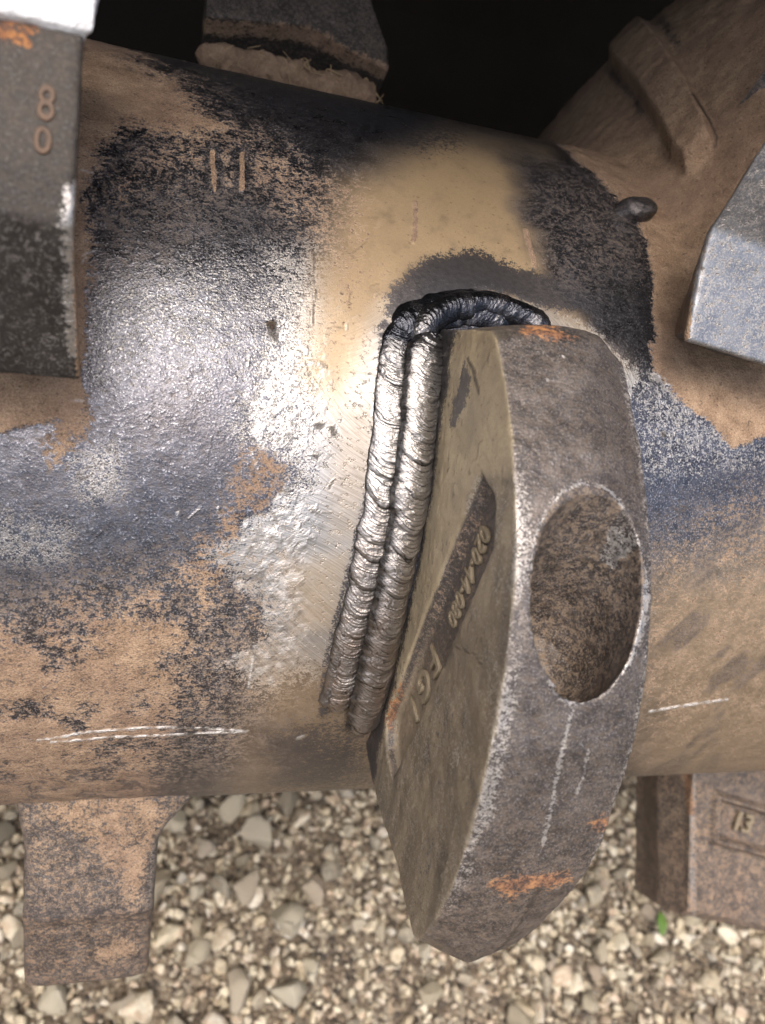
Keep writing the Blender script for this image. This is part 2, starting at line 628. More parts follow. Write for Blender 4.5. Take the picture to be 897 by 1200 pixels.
for x, y, s in placed:
    o = bpy.data.objects.new("stone", random.choice(stone_meshes)); COL.objects.link(o)
    g = rng.uniform(0.72, 1.0, 3)
    o.scale = (s * 1.12, s * g[1], s * g[2])
    o.rotation_euler = tuple(rng.uniform(0, 6.28, 3))
    o.location = (x, y, ground_z(x, y) + s * rng.uniform(0.30, 0.62) + 0.002)
    o.parent = ground

# the rest of the gravel, too small and too many to count
def scatter(n, x0, x1, y0, y1, smin, smax, zlo, zhi, power, seed):
    g = np.random.default_rng(seed)
    V, Fc, T, base = [], [], [], 0
    X = g.uniform(x0, x1, n); Y = g.uniform(y0, y1, n)
    Z = 0.006 * fbm(np.stack([X * 7, Y * 7, X * 0], -1), 3, 3) * np.exp(-(X ** 2 + Y ** 2) / 8)
    S = smin + (smax - smin) * g.random(n) ** power
    for k in range(n):
        v, f = SHAPES_S[g.integers(len(SHAPES_S))]
        w = (v * S[k]) @ rand_rot(g).T + (X[k], Y[k], Z[k] + S[k] * g.uniform(zlo, zhi))
        V.append(w); Fc.append(f + base); T.append(np.full(len(v), g.random())); base += len(v)
    return np.concatenate(V), np.concatenate(Fc), np.concatenate(T)


def join_sc(parts):
    V, Fc, T, b = [], [], [], 0
    for v, f, t in parts:
        V.append(v); Fc.append(f + b); T.append(t); b += len(v)
    return np.concatenate(V), np.concatenate(Fc), np.concatenate(T)


V, Fc, T = join_sc([scatter(11000, -0.14, 0.72, -0.30, 0.14, 0.0016, 0.0052, 0.1, 0.75, 1.6, 1),
                    scatter(5200, -0.8, 1.3, -0.75, 0.6, 0.004, 0.013, 0.2, 0.6, 1.5, 2)])
gme = mesh_np("loose_gravel", V, Fc)
color_attr(gme, "tone", np.stack([T, T, T, T], -1))
put("loose_gravel", gme, MAT_GRAVEL, ground, kind="stuff")

# ------------------------------------------------------------------ machine housing above and behind the drum
housing = empty("machine_housing", (0.1, 0.42, 0.0), label="black steel machine housing in shadow above and behind the drum", category="machine housing")


def sheet(name, pts, thick, parent, mat, x0, x1):
    """a folded plate: polyline in (y,z), thickened and run along x"""
    bm = bmesh.new()
    P = [Vector((0, *p)) for p in pts]
    offs = []
    for k in range(len(P)):
        a = P[max(k - 1, 0)]; b = P[min(k + 1, len(P) - 1)]
        d = (b - a).normalized()
        offs.append(Vector((0, -d.z, d.y)) * thick)
    ring = P + [p + o for p, o in zip(P[::-1], offs[::-1])]
    A = [bm.verts.new((x0, p.y, p.z)) for p in ring]; B = [bm.verts.new((x1, p.y, p.z)) for p in ring]
    n = len(ring)
    for k in range(n):
        bm.faces.new((A[k], A[(k + 1) % n], B[(k + 1) % n], B[k]))
    bm.faces.new(A[::-1]); bm.faces.new(B)
    bmesh.ops.recalc_face_normals(bm, faces=bm.faces)
    return put(name, bm_to_mesh(bm, name), mat, parent)


sheet("hood_plate", [(-0.122, 0.78), (0.08, 0.81), (0.24, 0.76), (0.34, 0.66), (0.40, 0.50), (0.42, 0.25), (0.42, 0.005)], 0.008, housing, MAT_HOUSING, -0.9, 1.05)
for xa in (-0.908, 1.05):
    bm = bmesh.new()
    prof = [(-0.122, 0.78), (0.08, 0.81), (0.24, 0.76), (0.34, 0.66), (0.40, 0.50), (0.42, 0.25), (0.42, 0.005), (0.12, 0.005), (0.0, 0.22), (-0.08, 0.5)]
    A = [bm.verts.new((xa, *p)) for p in prof]; B = [bm.verts.new((xa + 0.008, *p)) for p in prof]
    for k in range(len(prof)):
        bm.faces.new((A[k], A[(k + 1) % len(prof)], B[(k + 1) % len(prof)], B[k]))
    bm.faces.new(A[::-1]); bm.faces.new(B)
    bmesh.ops.recalc_face_normals(bm, faces=bm.faces)
    put("side_plate", bm_to_mesh(bm, "side_plate"), MAT_HOUSING, housing)

# ------------------------------------------------------------------ the rotor: drum with everything welded to it
rotor = empty("rotor", (0.1, 0.0, AXH - RAD / 1000), label="heavy steel rotor drum with welded tooth holders, scuffed and caked with dirt", category="rotor")


def paint_px(me_l, normals=None):
    return topx(me_l)


# --- drum
xa = np.concatenate([np.linspace(-898, -64, 40), np.arange(-60, 205, 0.55), np.arange(205, 330, 1.3), np.linspace(334, 1046, 40)])
ta = np.radians(np.concatenate([np.arange(-74, 74.01, 0.24), np.linspace(76, 284, 70)]))
XX, TT = np.meshgrid(xa, ta, indexing='ij')
P3 = np.stack([XX, RAD * np.cos(TT), RAD * np.sin(TT)], -1)
px, py = topx(P3)
facing = sstep(-0.03, 0.06, np.cos(TT) - RAD / DIST)
arc = np.stack([XX, P3[..., 1], P3[..., 2]], -1)
w1x = fbm(arc / 14, 4, 11); w1y = fbm(arc / 14, 4, 12)
fine1 = fbm(arc / 5, 3, 21)
wx, wy = px + 22 * w1x, py + 22 * w1y                  # wobble so that no stain has a ruled edge
sx, sy = px + 7 * w1x, py + 7 * w1y


def area(pts, soft, x=None, y=None):
    return sstep(-soft, soft, sdpoly(wx if x is None else x, wy if y is None else y, pts))


Z = lambda: np.zeros(px.shape)
mud, polish_sheen, heat, soot_shade = Z(), Z(), Z(), Z()
scr, drk, rust, dust = Z(), Z(), Z(), Z()
mx = np.maximum
# mud
mud = mx(mud, 1.05 * area([(60, 20), (120, 35), (170, 78), (230, 112), (262, 145), (215, 160), (150, 145), (112, 185), (100, 300), (101, 500), (60, 540)], 26))
mud = mx(mud, 0.44 * area([(230, 100), (330, 170), (420, 215), (440, 330), (400, 380), (385, 290), (320, 230), (230, 200), (120, 240)], 40))
mud = mx(mud, 1.2 * area([(-80, 380), (60, 380), (97, 400), (101, 478), (70, 490), (-80, 525)], 5, sx, sy))
mud = mx(mud, 1.2 * area([(60, 250), (96, 240), (101, 300), (100, 470), (60, 470)], 4, sx, sy))
mud = mx(mud, 0.86 * area([(-90, 735), (40, 735), (110, 712), (190, 708), (225, 750), (220, 800), (200, 860), (190, 960), (-90, 1000)], 42))
mud = mx(mud, 0.50 * area([(255, 590), (300, 510), (340, 545), (320, 640), (265, 640), (275, 690), (240, 730), (210, 680)], 24))
mud = mx(mud, 0.28 * area([(150, 690), (300, 640), (330, 760), (230, 860), (180, 820)], 30))
mud = mx(mud, 1.3 * area([(640, 150), (700, 205), (750, 260), (766, 330), (768, 435), (800, 452), (990, 480), (990, 60), (640, 60)], 7, sx, sy))
mud = mx(mud, 1.25 * area([(766, 425), (800, 470), (838, 500), (858, 522), (890, 512), (1000, 490), (1000, 400), (760, 400)], 7, sx, sy))
mud = mx(mud, 0.30 * area([(745, 660), (830, 600), (920, 560), (960, 900), (745, 930)], 50))
mud = mx(mud, 0.5 * area([(470, 800), (560, 800), (560, 960), (250, 960), (330, 905)], 30) * 0.6)
# dust
dust = mx(dust, 0.5 * area([(90, 40), (250, 90), (460, 220), (470, 330), (400, 400), (300, 260), (110, 330)], 60))
heat = mx(heat, 0.62 * area([(740, 680), (960, 620), (960, 960), (740, 960)], 60))
dust = mx(dust, 0.75 * area([(740, 620), (940, 540), (960, 960), (740, 960)], 50))
dust = mx(dust, 0.9 * area([(-80, 700), (330, 640), (360, 760), (330, 940), (-80, 1000)], 60))
dust = mx(dust, 0.5 * area([(580, 190), (780, 190), (780, 330), (640, 330)], 50))
dust = mx(dust, 0.10 * area([(0, 480), (280, 430), (290, 700), (0, 720)], 70))
# heat tint
hb = sstep(-38, 42, sdpoly(sx, sy, [(395, 215), (520, 150), (640, 175), (650, 320), (700, 372), (725, 425), (690, 405), (640, 365), (500, 330), (430, 400), (398, 480), (360, 440), (375, 330)]))
heat = mx(heat, 0.95 * hb)
heat = mx(heat, 0.85 * area([(370, 300), (450, 250), (460, 340), (405, 460), (372, 460)], 26, sx, sy))
heat = mx(heat, 0.55 * area([(335, 660), (415, 640), (400, 740), (345, 745)], 22, sx, sy))
heat = mx(heat, 0.55 * area([(300, 770), (470, 760), (470, 960), (270, 960)], 45, sx, sy))
heat = mx(heat, 0.35 * area([(400, 470), (445, 470), (430, 640), (380, 640)], 20, sx, sy))
# the dark oval of bare blued steel on the right, and the dark top of the drum
oval = area([(590, 180), (650, 195), (715, 240), (752, 300), (762, 420), (700, 400), (660, 350), (615, 250)], 22)
heat *= 1 - oval
mud *= 1 - 0.95 * area([(600, 190), (650, 200), (712, 242), (746, 300), (758, 420), (690, 400), (650, 330), (620, 250)], 12, sx, sy)
# ground metal beside the weld, and sheen painted to either side
polish_sheen = mx(polish_sheen, 1.3 * area([(385, 400), (440, 350), (470, 350), (465, 460), (440, 620), (400, 800), (355, 770), (338, 690), (335, 640), (372, 560), (365, 490), (375, 440)], 13, sx, sy))
polish_sheen = mx(polish_sheen, 0.78 * area([(320, 300), (400, 290), (440, 420), (400, 620), (330, 560), (285, 500), (300, 430)], 48))
polish_sheen = mx(polish_sheen, 1.15 * area([(245, 658), (300, 615), (360, 575), (390, 600), (390, 790), (300, 800), (272, 778), (310, 740), (300, 690)], 20))
polish_sheen = mx(polish_sheen, 0.28 * area([(100, 300), (300, 300), (310, 440), (100, 440)], 60))  # sky sheen on the drum's left, painted as scuffed bright metal
polish_sheen = mx(polish_sheen, 0.62 * area([(70, 530), (140, 510), (150, 580), (90, 590)], 24))
polish_sheen = mx(polish_sheen, 0.50 * area([(-40, 600), (90, 610), (90, 660), (-40, 650)], 24))
polish_sheen = mx(polish_sheen, 1.2 * area([(560, 340), (620, 350), (690, 385), (750, 440), (740, 470), (690, 420), (600, 380)], 12, sx, sy))
polish_sheen = mx(polish_sheen, 0.45 * area([(740, 420), (850, 450), (900, 540), (760, 560)], 40))  # sheen right of the holder, painted the same way
polish_sheen = mx(polish_sheen, 1.1 * area([(762, 434), (790, 440), (820, 447), (818, 454), (785, 452), (762, 445)], 5, sx, sy))
# burnt arch and toe at the weld, then other dark patches
soot_shade = mx(soot_shade, 1.15 * area([(455, 372), (462, 340), (500, 303), (560, 294), (610, 318), (690, 328), (692, 362), (640, 360), (590, 346), (530, 350), (480, 375)], 16, sx, sy))
soot_shade = mx(soot_shade, 0.75 * area([(295, 840), (430, 850), (440, 930), (300, 935)], 40))
soot_shade = mx(soot_shade, 0.8 * area([(188, 880), (240, 880), (260, 950), (180, 960)], 18))
soot_shade = mx(soot_shade, 0.9 * sstep(14, 4, sdline(sx, sy, [(452, 385), (446, 470), (432, 600), (398, 730), (380, 832)])) * 0.75)
soot_shade = mx(soot_shade, 0.55 * area([(100, 20), (330, 60), (560, 140), (540, 190), (300, 120), (110, 80)], 30))  # dark steel plus the housing's dark reflection, painted along the top
soot_shade = mx(soot_shade, 0.36 * area([(-40, 480), (120, 470), (290, 500), (280, 680), (180, 700), (-40, 730)], 50))  # dark reflection painted in, together with darker mill scale
soot_shade = mx(soot_shade, 0.40 * area([(110, 200), (300, 210), (420, 250), (360, 300), (120, 300)], 40))  # upper left darkened likewise: scale and painted reflection
soot_shade = mx(soot_shade, 0.42 * area([(590, 180), (650, 195), (715, 240), (752, 300), (762, 420), (680, 380), (615, 250)], 22))
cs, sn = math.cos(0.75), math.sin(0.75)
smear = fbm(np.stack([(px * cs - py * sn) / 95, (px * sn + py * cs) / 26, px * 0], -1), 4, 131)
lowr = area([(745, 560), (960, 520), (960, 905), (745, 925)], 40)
soot_shade = mx(soot_shade, lowr * 0.6 * sstep(0.05, 0.4, smear))
mud *= 1 - 0.75 * lowr * sstep(0.0, 0.3, smear)
clots = fbm(arc / 7, 4, 133)
mud *= 1 - 0.58 * sstep(-0.05, 0.4, clots) * (py > 560) * (px < 400)
mud *= 1 - 0.9 * soot_shade * (py > 830)
# scratches
def stroke(pts, w, wob=2.0):
    return sstep(w, w * 0.35, sdline(px + wob * fine1, py + wob * w1y, pts))
dash = 0.15 + 0.85 * sstep(-0.25, 0.25, fbm(np.stack([px / 7, py / 5, px * 0], -1), 3, 151))
scr = mx(scr, stroke([(45, 866), (110, 856), (180, 852), (240, 854), (290, 857)], 1.9, 1.0) * dash)
scr = mx(scr, stroke([(60, 868), (130, 863), (210, 861), (290, 857)], 1.7, 1.0) * dash)
scr = mx(scr, 0.8 * dash * stroke([(762, 834), (800, 827), (852, 820)], 2.2, 1.0))
scr = mx(scr, 0.4 * stroke([(348, 866), (356, 863)], 2.5))
scr = mx(scr, 0.55 * stroke([(292, 806), (296, 770)], 2.0))
for L in ([(249, 178), (251, 222)], [(283, 180), (284, 222)], [(487, 238), (485, 282)], [(616, 270), (626, 312)]):
    mud *= 1 - 0.85 * stroke(L, 16, 3)
    mud = mx(mud, 1.8 * stroke(L, 3.2, 2.0))
drk = mx(drk, 0.55 * stroke([(367, 300), (368, 345), (366, 380)], 1.6, 4.0))
drk = mx(drk, 0.9 * sstep(-1, 2, sdpoly(px, py, [(311, 377), (323, 375), (327, 396), (324, 404), (314, 392)])))
mud = mx(mud, 1.3 * sstep(-1, 2, sdpoly(px, py, [(312, 377), (323, 376), (322, 388), (316, 386)])))
drk = mx(drk, 0.9 * sstep(-2, 2, sdpoly(px + 3 * fine1, py, [(365, 497), (374, 494), (382, 495), (376, 503), (369, 504)])))
drk = mx(drk, 0.9 * sstep(-2, 2, sdpoly(px + 3 * fine1, py, [(384, 500), (392, 498), (396, 509), (388, 511)])))
drk = mx(drk, 0.9 * sstep(-2, 2, sdpoly(px + 3 * fine1, py, [(362, 533), (375, 531), (370, 538)])))
drk = mx(drk, 0.7 * stroke([(385, 572), (391, 562)], 1.8))
drk = mx(drk, 0.9 * sstep(-1, 2, sdpoly(px, py, [(774, 505), (782, 507), (781, 513), (775, 512)])))
jx, jy = px + 34 * fbm(arc / 6, 3, 141), py + 26 * fbm(arc / 6, 3, 142)
lip_ = area([(245, 658), (300, 612), (350, 565), (388, 600), (352, 690), (356, 790), (300, 802), (268, 782), (312, 740), (300, 690)], 9, jx, jy)
lip_ = mx(lip_, 0.9 * area([(288, 500), (300, 450), (330, 400), (372, 390), (380, 470), (366, 540), (330, 520)], 9, jx, jy))
scr = mx(scr, 0.32 * lip_ * sstep(-0.02, 0.35, fbm(arc / 1.9, 3, 143)))
drk = mx(drk, 0.5 * lip_ * sstep(0.22, 0.42, fbm(arc / 2.3, 3, 144)))
polish_sheen = mx(polish_sheen, 0.82 * lip_)
mud *= 1 - 0.8 * lip_
# random nicks, kept off the ground metal
g = np.random.default_rng(5)
for _ in range(46):
    x0, y0 = g.uniform(90, 460), g.uniform(180, 700)
    a_ = g.uniform(0, 6.28); L_ = g.uniform(5, 24)
    near_ = (np.abs(px - x0) < 40) & (np.abs(py - y0) < 40)
    st = sstep(1.5, 0.5, sdline(px[near_], py[near_], [(x0, y0), (x0 + L_ * math.cos(a_), y0 + L_ * math.sin(a_))]))
    tgt = drk if g.random() < 0.6 else scr
    tgt[near_] = mx(tgt[near_], 0.28 * st)
back = np.clip(0.55 + 0.5 * fbm(arc / 40, 3, 31), 0, 1)
mixb = lambda a, b: facing * a + (1 - facing) * b
ma = np.stack([mixb(mud, 0.5 * back), mixb(polish_sheen, 0), mixb(heat, 0), mixb(soot_shade, 0)], -1)
mb = np.stack([mixb(scr, 0), mixb(drk, 0), mixb(rust, 0), mixb(dust, back)], -1)
hgt = 0.16 * fbm(arc / 11, 3, 41) + 0.07 * fbm(arc / 2.2, 3, 43) * (1 - np.clip(polish_sheen, 0, 1)) * (1 - 0.7 * heat)
hgt += 0.55 * np.clip(mud, 0, 1) ** 2 * (0.7 + 0.6 * fine1) * facing
hgt -= 0.22 * drk * facing
hgt += 0.16 * fbm(arc / 13, 2, 47) * np.clip(polish_sheen, 0, 1)
hgt += 0.36 * np.clip(fbm(arc / 2.6, 3, 48) + 0.1, 0, 1) * np.clip(area([(245, 658), (300, 615), (355, 575), (372, 600), (365, 790), (300, 800), (272, 778), (310, 740), (300, 690)], 16), 0, 1)
# grinder strokes: arcs about a few wrist positions, in mm
def arcs(cx_, cy_):
    return np.stack([np.hypot(px - cx_, py - cy_) * 0.62, np.arctan2(py - cy_, px - cx_) * 5.0, px * 0], -1)
sel = py + 40 * fbm(arc / 16, 2, 49)
sw = np.where((sel < 440)[..., None], arcs(350, 230), np.where((sel < 560)[..., None], arcs(520, 380), np.where((sel < 690)[..., None], arcs(240, 900) + 7.0, arcs(560, 500) + 13.0)))
sw = np.where((px > 540)[..., None], arcs(470, 560) + 3.0, sw)
rr = RAD + hgt
Pd = np.stack([XX, rr * np.cos(TT), rr * np.sin(TT)], -1)
nu, nv = XX.shape
dv = l2w(Pd.reshape(-1, 3))
df = grid_faces(nu, nv, True)
dme = mesh_np("drum", dv, df)
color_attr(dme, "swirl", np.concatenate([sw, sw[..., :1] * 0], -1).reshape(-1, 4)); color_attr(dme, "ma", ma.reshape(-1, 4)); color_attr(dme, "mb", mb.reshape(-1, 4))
smooth(dme)
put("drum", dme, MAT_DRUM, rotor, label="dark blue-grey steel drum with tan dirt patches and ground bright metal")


# --- generic finish for carved blocks
def finish(me, name, mat, parent, masks, rough_mm=0.25, scale=6.0, label=None, warp=None):
    """me in drum mm; masks(L, n, px, py) -> (ma, mb); then to world"""
    L = verts_of(me)
    if warp is not None:
        L = warp(L); set_verts(me, L)
    n = normals_of(me)
    L = L + n * (rough_mm * fbm(L / scale, 4, 51))[:, None] + n * (rough_mm * 0.35 * fbm(L / (scale * 0.22), 3, 52))[:, None]
    x, y = topx(L)
    A, B = masks(L, n, x, y)
    set_verts(me, l2w(L))
    color_attr(me, "ma", A); color_attr(me, "mb", B)
    smooth(me)
    o = put(name, me, mat, parent)
    if label:
        o["label"] = label
    return o


def st4(*a):
    return np.stack([np.broadcast_to(q, a[0].shape) if not np.isscalar(q) else np.full(a[0].shape, q) for q in a], -1)


def text_mesh(s, size, depth, bevel=0.0, space=1.0):
    cu = bpy.data.curves.new("t", 'FONT'); cu.body = s; cu.size = size; cu.extrude = depth; cu.align_x = 'CENTER'; cu.align_y = 'CENTER'
    cu.space_character = space
    cu.bevel_depth = bevel; cu.bevel_resolution = 1; cu.resolution_u = 4
    o = bpy.data.objects.new("t", cu); COL.objects.link(o)
    dg = bpy.context.evaluated_depsgraph_get()
    me = bpy.data.meshes.new_from_object(o.evaluated_get(dg), depsgraph=dg)
    bpy.data.objects.remove(o); bpy.data.curves.remove(cu)
    return me


def place_text(s, size, depth, origin, right, up, parent, mat, name="lettering", bevel=0.0, stretch=1.0, space=1.0):
    """text mesh in drum mm at origin with its right and up directions"""
    me = text_mesh(s, size, depth, bevel, space)
    v = verts_of(me)
    r = np.array(right, float); r /= np.linalg.norm(r)
    u = np.array(up, float); u -= r * (u @ r); u /= np.linalg.norm(u)
    n = np.cross(r, u)
    L = np.array(origin) + v[:, :1] * r * stretch + v[:, 1:2] * u + v[:, 2:3] * n
    set_verts(me, l2w(L))
    return put(name, me, mat, parent)


# --- main tooth holder
THM = math.radians(-12.4)
VR = np.array([math.cos(THM), math.sin(THM)]); UT = np.array([math.sin(THM), -math.cos(THM)])
APQ = RAD * np.array([math.cos(math.radians(15)), math.sin(math.radians(15))])
HX, HWID, SKEW = 70.2, 35.0, -0.0194


def uvo(u, v, off):
    pq = APQ + u * UT + v * VR
    return np.array([HX + SKEW * u + off, pq[0], pq[1]])


def to_uvo(L):
    d = L[:, 1:] - APQ
    u = d @ UT; v = d @ VR
    return u, v, L[:, 0] - HX - SKEW * u


prof = [(0, -10), (-1.5, 12), (-3, 33.5), (-1.5, 37.2), (7, 45.8), (18, 55.4), (27, 61.2), (36.4, 66.3), (48, 70.2), (61.2, 72.8), (77.6, 74.3), (94.4, 73.6),
        (105, 72.6), (114, 71), (127, 67), (137, 62.8), (141, 60.4), (142.6, 57.2), (140.5, 50), (136.4, 40.4), (134.4, 28), (131.6, 15), (128, 4), (120, -10), (90, -6), (60, -4), (30, -6)]
secs = [[uvo(u, v, o) for u, v in prof] for o in (0, 8, 17, 27, HWID)]
hold_me = bm_to_mesh(prism(secs))
# the bore for the tooth shank
bc = uvo(43.5, 68.0, 17.6); bt = uvo(43.5 + .90 * 25, 68.0 - .436 * 25, 17.6); bs = uvo(43.5 - .90 * 34, 68.0 + .436 * 34, 17.6)
axd = bt - bc; axd /= np.linalg.norm(axd)
e1 = np.array([1.0, 0, 0]); e1 -= axd * (e1 @ axd); e1 /= np.linalg.norm(e1); e2 = np.cross(axd, e1)
BR, BE = 13.8, 1.06
ring = lambda c, r: [c + r * (math.cos(a) * e1 + BE * math.sin(a) * e2) for a in np.linspace(0, 2 * math.pi, 72, endpoint=False)]
bore_cut = bm_to_mesh(prism([ring(bs, BR), ring(bt - axd * 6, BR), ring(bt, BR * 0.95), ring(bt + axd * 5, BR * 0.82), ring(bt + axd * 9, BR * 0.58), ring(bt + axd * 11.5, BR * 0.3)]))
# the cast recess in the left flank, shallow towards the drum
rp = [(27, 42.5), (30, 52.5), (40, 56.6), (52, 52.4), (119.5, 26.0), (116, 16.5), (108, 12.2), (70, 25.5)]
rp2 = [(30, 45.0), (33, 52.5), (40.3, 55.8), (52, 51.8), (118.3, 26.0), (114.5, 18.6), (107.5, 15.0), (70, 28.5)]
rec_cut = bm_to_mesh(prism([[uvo(u, v, -2.2) for u, v in [(a - 0.6, b - 1.5) for a, b in rp]], [uvo(u, v, 0.0) for u, v in rp], [uvo(u, v, 3.2) for u, v in rp2]]))
hold_me = carve(hold_me, [bore_cut, rec_cut], 0.55, 2)


def warp_hold(L):
    u, v, o = to_uvo(L)
    k = np.clip((o - HWID / 2) / (HWID / 2), -1, 1)
    crown = 1 - k * k
    # domed upper end
    top = sstep(16, -4, u) * sstep(6, 26, v)
    du = -3.2 * crown * top + 2.5 * sstep(0.55, 1.0, k) * top
    # keel at the lower end, right corner drawn back
    bot = sstep(108, 143, u) * sstep(10, 50, v)
    ridge = np.interp(o, [0, 15, 35], [0.0, 1.0, 0.10])
    du = du + bot * (9.5 * ridge - 2.0)
    dv = bot * (-1.5 * ridge)
    # the right side of the face sits a little lower near the bore
    dv = dv - 5.0 * sstep(18, 36, o) * sstep(75, 10, u) * sstep(20, 50, v)
    # swell of the face
    dv = dv + 1.2 * crown * sstep(30, 60, v)
    L = L.copy()
    L[:, 1:] += du[:, None] * UT + dv[:, None] * VR
    # right corner rounding
    L[:, 0] -= 1.4 * sstep(26, 36, o) * sstep(30, 70, v) + 3.0 * sstep(100, 142, u) * sstep(20, 36, o)
    # base flank draws in slightly over the foot
    return L


def bore_coords(L):
    d = L - bc
    s = d @ axd
    rad_ = np.hypot(d @ e1, d @ e2 / BE)
    return s, rad_


def masks_hold(L, n, x, y):
    u, v, o = to_uvo(L)
    nz = fbm(L / 7, 4, 61); nf = fbm(L / 2.0, 3, 62)
    z = np.zeros(len(L))
    side = sstep(-0.35, -0.7, n[:, 0]) * (o < 9)
    s, br = bore_coords(L)
    inbore = (br < BR + 0.35) * sstep(-24, -14, s) * (n[:, 0] * 0 + 1)
    inbore = inbore * ((n * (L - bc - s[:, None] * axd)).sum(1) < 0)
    recess = sstep(0.35, 1.1, o) * sstep(-0.2, -0.45, n[:, 0]) * (o < 9)
    side = mx(side, recess)
    rwall = recess * sstep(2.9, 1.6, o)
    face = (1 - side) * (1 - inbore)
    # straw coloured flank
    tan = side * (1 - recess) * sstep(12, -10, sdpoly(x + 7 * nz, y + 7 * nz, [(520, 700), (560, 560), (612, 560), (612, 1140), (430, 1140), (440, 905)]))
    tan = tan * sstep(7.0, 11.0, v - np.interp(u, [0, 60, 124], [0.0, 3.0, -1.0]) + 2 * nz)
    flow = fbm(np.stack([u / 30, v / 3.2, o * 0 + 2.0], -1), 4, 67)
    tan = tan * (0.92 + 0.35 * nz)
    tan = mx(tan, (0.46 + 0.30 * nz + 0.25 * flow) * side * (1 - recess))
    soot_shade = side * (1 - recess) * sstep(17.0, 10.0, v - np.interp(u, [0, 60, 124], [-1.0, 3.0, -1.0]) + 2.5 * nz)
    soot_shade = mx(soot_shade, 1.0 * side * (1 - recess) * sstep(-6, 5, sdpoly(x + 4 * nf, y + 4 * nf, [(532, 470), (545, 425), (551, 440), (548, 465), (540, 480), (534, 500), (528, 500)])))
    soot_shade = mx(soot_shade, side * (1 - recess) * 0.38 * sstep(0.12, 0.6, flow + 0.3 * nf) * sstep(30, 80, u))
    pol_ = z
    # bright worn rim of the bore and speckled worn left edge of the face
    rim = face * sstep(2.0, 0.0, br - BR + 1.0 * nz) * sstep(-26, -10, s + 6) * (v > 40)
    edge = sstep(5.4, 0.6, o + 2.0 * nz) * sstep(-0.2, 0.25, n[:, 1] * VR[0] + n[:, 2] * VR[1]) * sstep(8, 28, u) * sstep(138, 95, u) * (v > 30)
    wear = 0.35 + 0.75 * sstep(-0.25, 0.3, fbm(L / 16, 3, 69))
    rim, edge = rim * wear, edge * wear
    redge = face * sstep(HWID - 4, HWID - 0.8, o) * (v > 35) * 0.55
    streak = face * sstep(4, 1, sdline(x + 6 * nz, y, [(672, 820), (660, 880), (650, 930), (636, 990)])) * 0.62
    streak = mx(streak, face * sstep(3, 1, sdline(x + 6 * nz, y, [(690, 880), (676, 930)])) * 0.5)
    streak = mx(streak, face * sstep(9, 2, sdline(x + 6 * nz, y, [(585, 900), (570, 950), (545, 1000)])) * 0.52)
    pol_ = mx(mx(rim * 0.85, edge * 0.62), mx(streak, redge * 0.8))
    pol_ = mx(pol_, side * (1 - recess) * (0.24 + 0.35 * flow) * sstep(60, 110, u))
    pol_ = mx(pol_, 0.8 * face * sstep(3, 1, np.hypot(x - 642, y - 445)))
    pol_ = mx(pol_, 0.9 * face * sstep(4, 1, np.hypot(x - 660, y - 416)) * 0)
    # rust
    rust = 0.68 * sstep(-12, 6, sdpoly(x + 9 * nf, y + 6 * nf, [(575, 1036), (612, 1026), (665, 1024), (668, 1030), (640, 1040), (612, 1042), (596, 1052)]))
    rust = mx(rust, 0.75 * sstep(-10, 5, sdpoly(x + 8 * nf, y + 5 * nf, [(615, 380), (650, 384), (672, 396), (650, 398), (612, 388)])))
    rust = mx(rust, 0.55 * sstep(-10, 8, sdpoly(x + 8 * nf, y + 6 * nf, [(688, 962), (730, 950), (728, 972), (700, 975)])))
    rust = mx(rust, 0.75 * side * sstep(-8, 6, sdpoly(x + 5 * nf, y + 5 * nf, [(452, 840), (470, 800), (474, 815), (458, 855)])))
    # dusty flank, dirty recess and bore
    tan = mx(tan, 0.55 * recess)
    dust = mx(mx(0.42 * recess, 0.85 * inbore), 0.12 * side)
    dust = mx(dust, face * (0.30 + 0.25 * sstep(80, 130, u)))
    mud_ = 0.18 * recess
    soot_shade = mx(soot_shade, 0.75 * rwall)  # inner recess wall: dirt with its shade painted in
    soot_shade = mx(soot_shade, 0.80 * recess * sstep(116, 60, u))  # shade painted over the dirty recess floor, deepest at its upper end
    tan = tan * (1 - 0.5 * recess * sstep(100, 50, u))
    drk = side * sstep(2.2, 0.8, sdline(x + 2 * nf, y, [(549, 420), (556, 436), (562, 460)])) * 0.9
    drk = mx(drk, face * sstep(2.4, 0.6, sdline(x + 3 * nf, y + 2 * nf, [(633, 1040), (608, 1085), (578, 1122)])) * 0.75)
    drk = mx(drk, 0.45 * inbore * sstep(0.18, 0.5, fbm(L / 2.6, 2, 66)))
    drk = mx(drk, side * 0.4 * sstep(0.55, 0.7, fbm(np.stack([u / 2.4, v / 1.0, o * 0], -1), 2, 68)))
    drk = mx(drk, side * 0.6 * sstep(1.6, 0.6, sdline(x + 2 * nf, y, [(535, 757), (556, 766), (566, 780)])))
    scr = face * sstep(2.0, 0.6, np.hypot(x - 660, y - 418)) * 0.8
    return st4(mud_, pol_, tan, soot_shade), st4(scr, drk, rust, dust)


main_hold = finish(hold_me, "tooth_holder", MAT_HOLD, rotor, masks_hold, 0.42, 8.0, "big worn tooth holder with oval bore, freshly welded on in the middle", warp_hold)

# cast characters on the recess floor: read down the flank, so they stand on their heads in the picture
MAT_LET = NT("cast_letter")
_n = MAT_LET.noise(500, 4)
MAT_LET = MAT_LET.out(MAT_LET.mix(_n, (0.15, 0.12, 0.078), (0.30, 0.245, 0.165)), 0.7, 0.1, MAT_LET.bump(_n, 0.0004, 0.8))


def flank(u, v, off=3.0):
    return uvo(u, v, off)


rdir = uvo(100, 0, 0) - uvo(0, 35, 0)                # reading direction: down and towards the drum
rdir = uvo(79.5, -30.4, 0) - uvo(0, 0, 0)
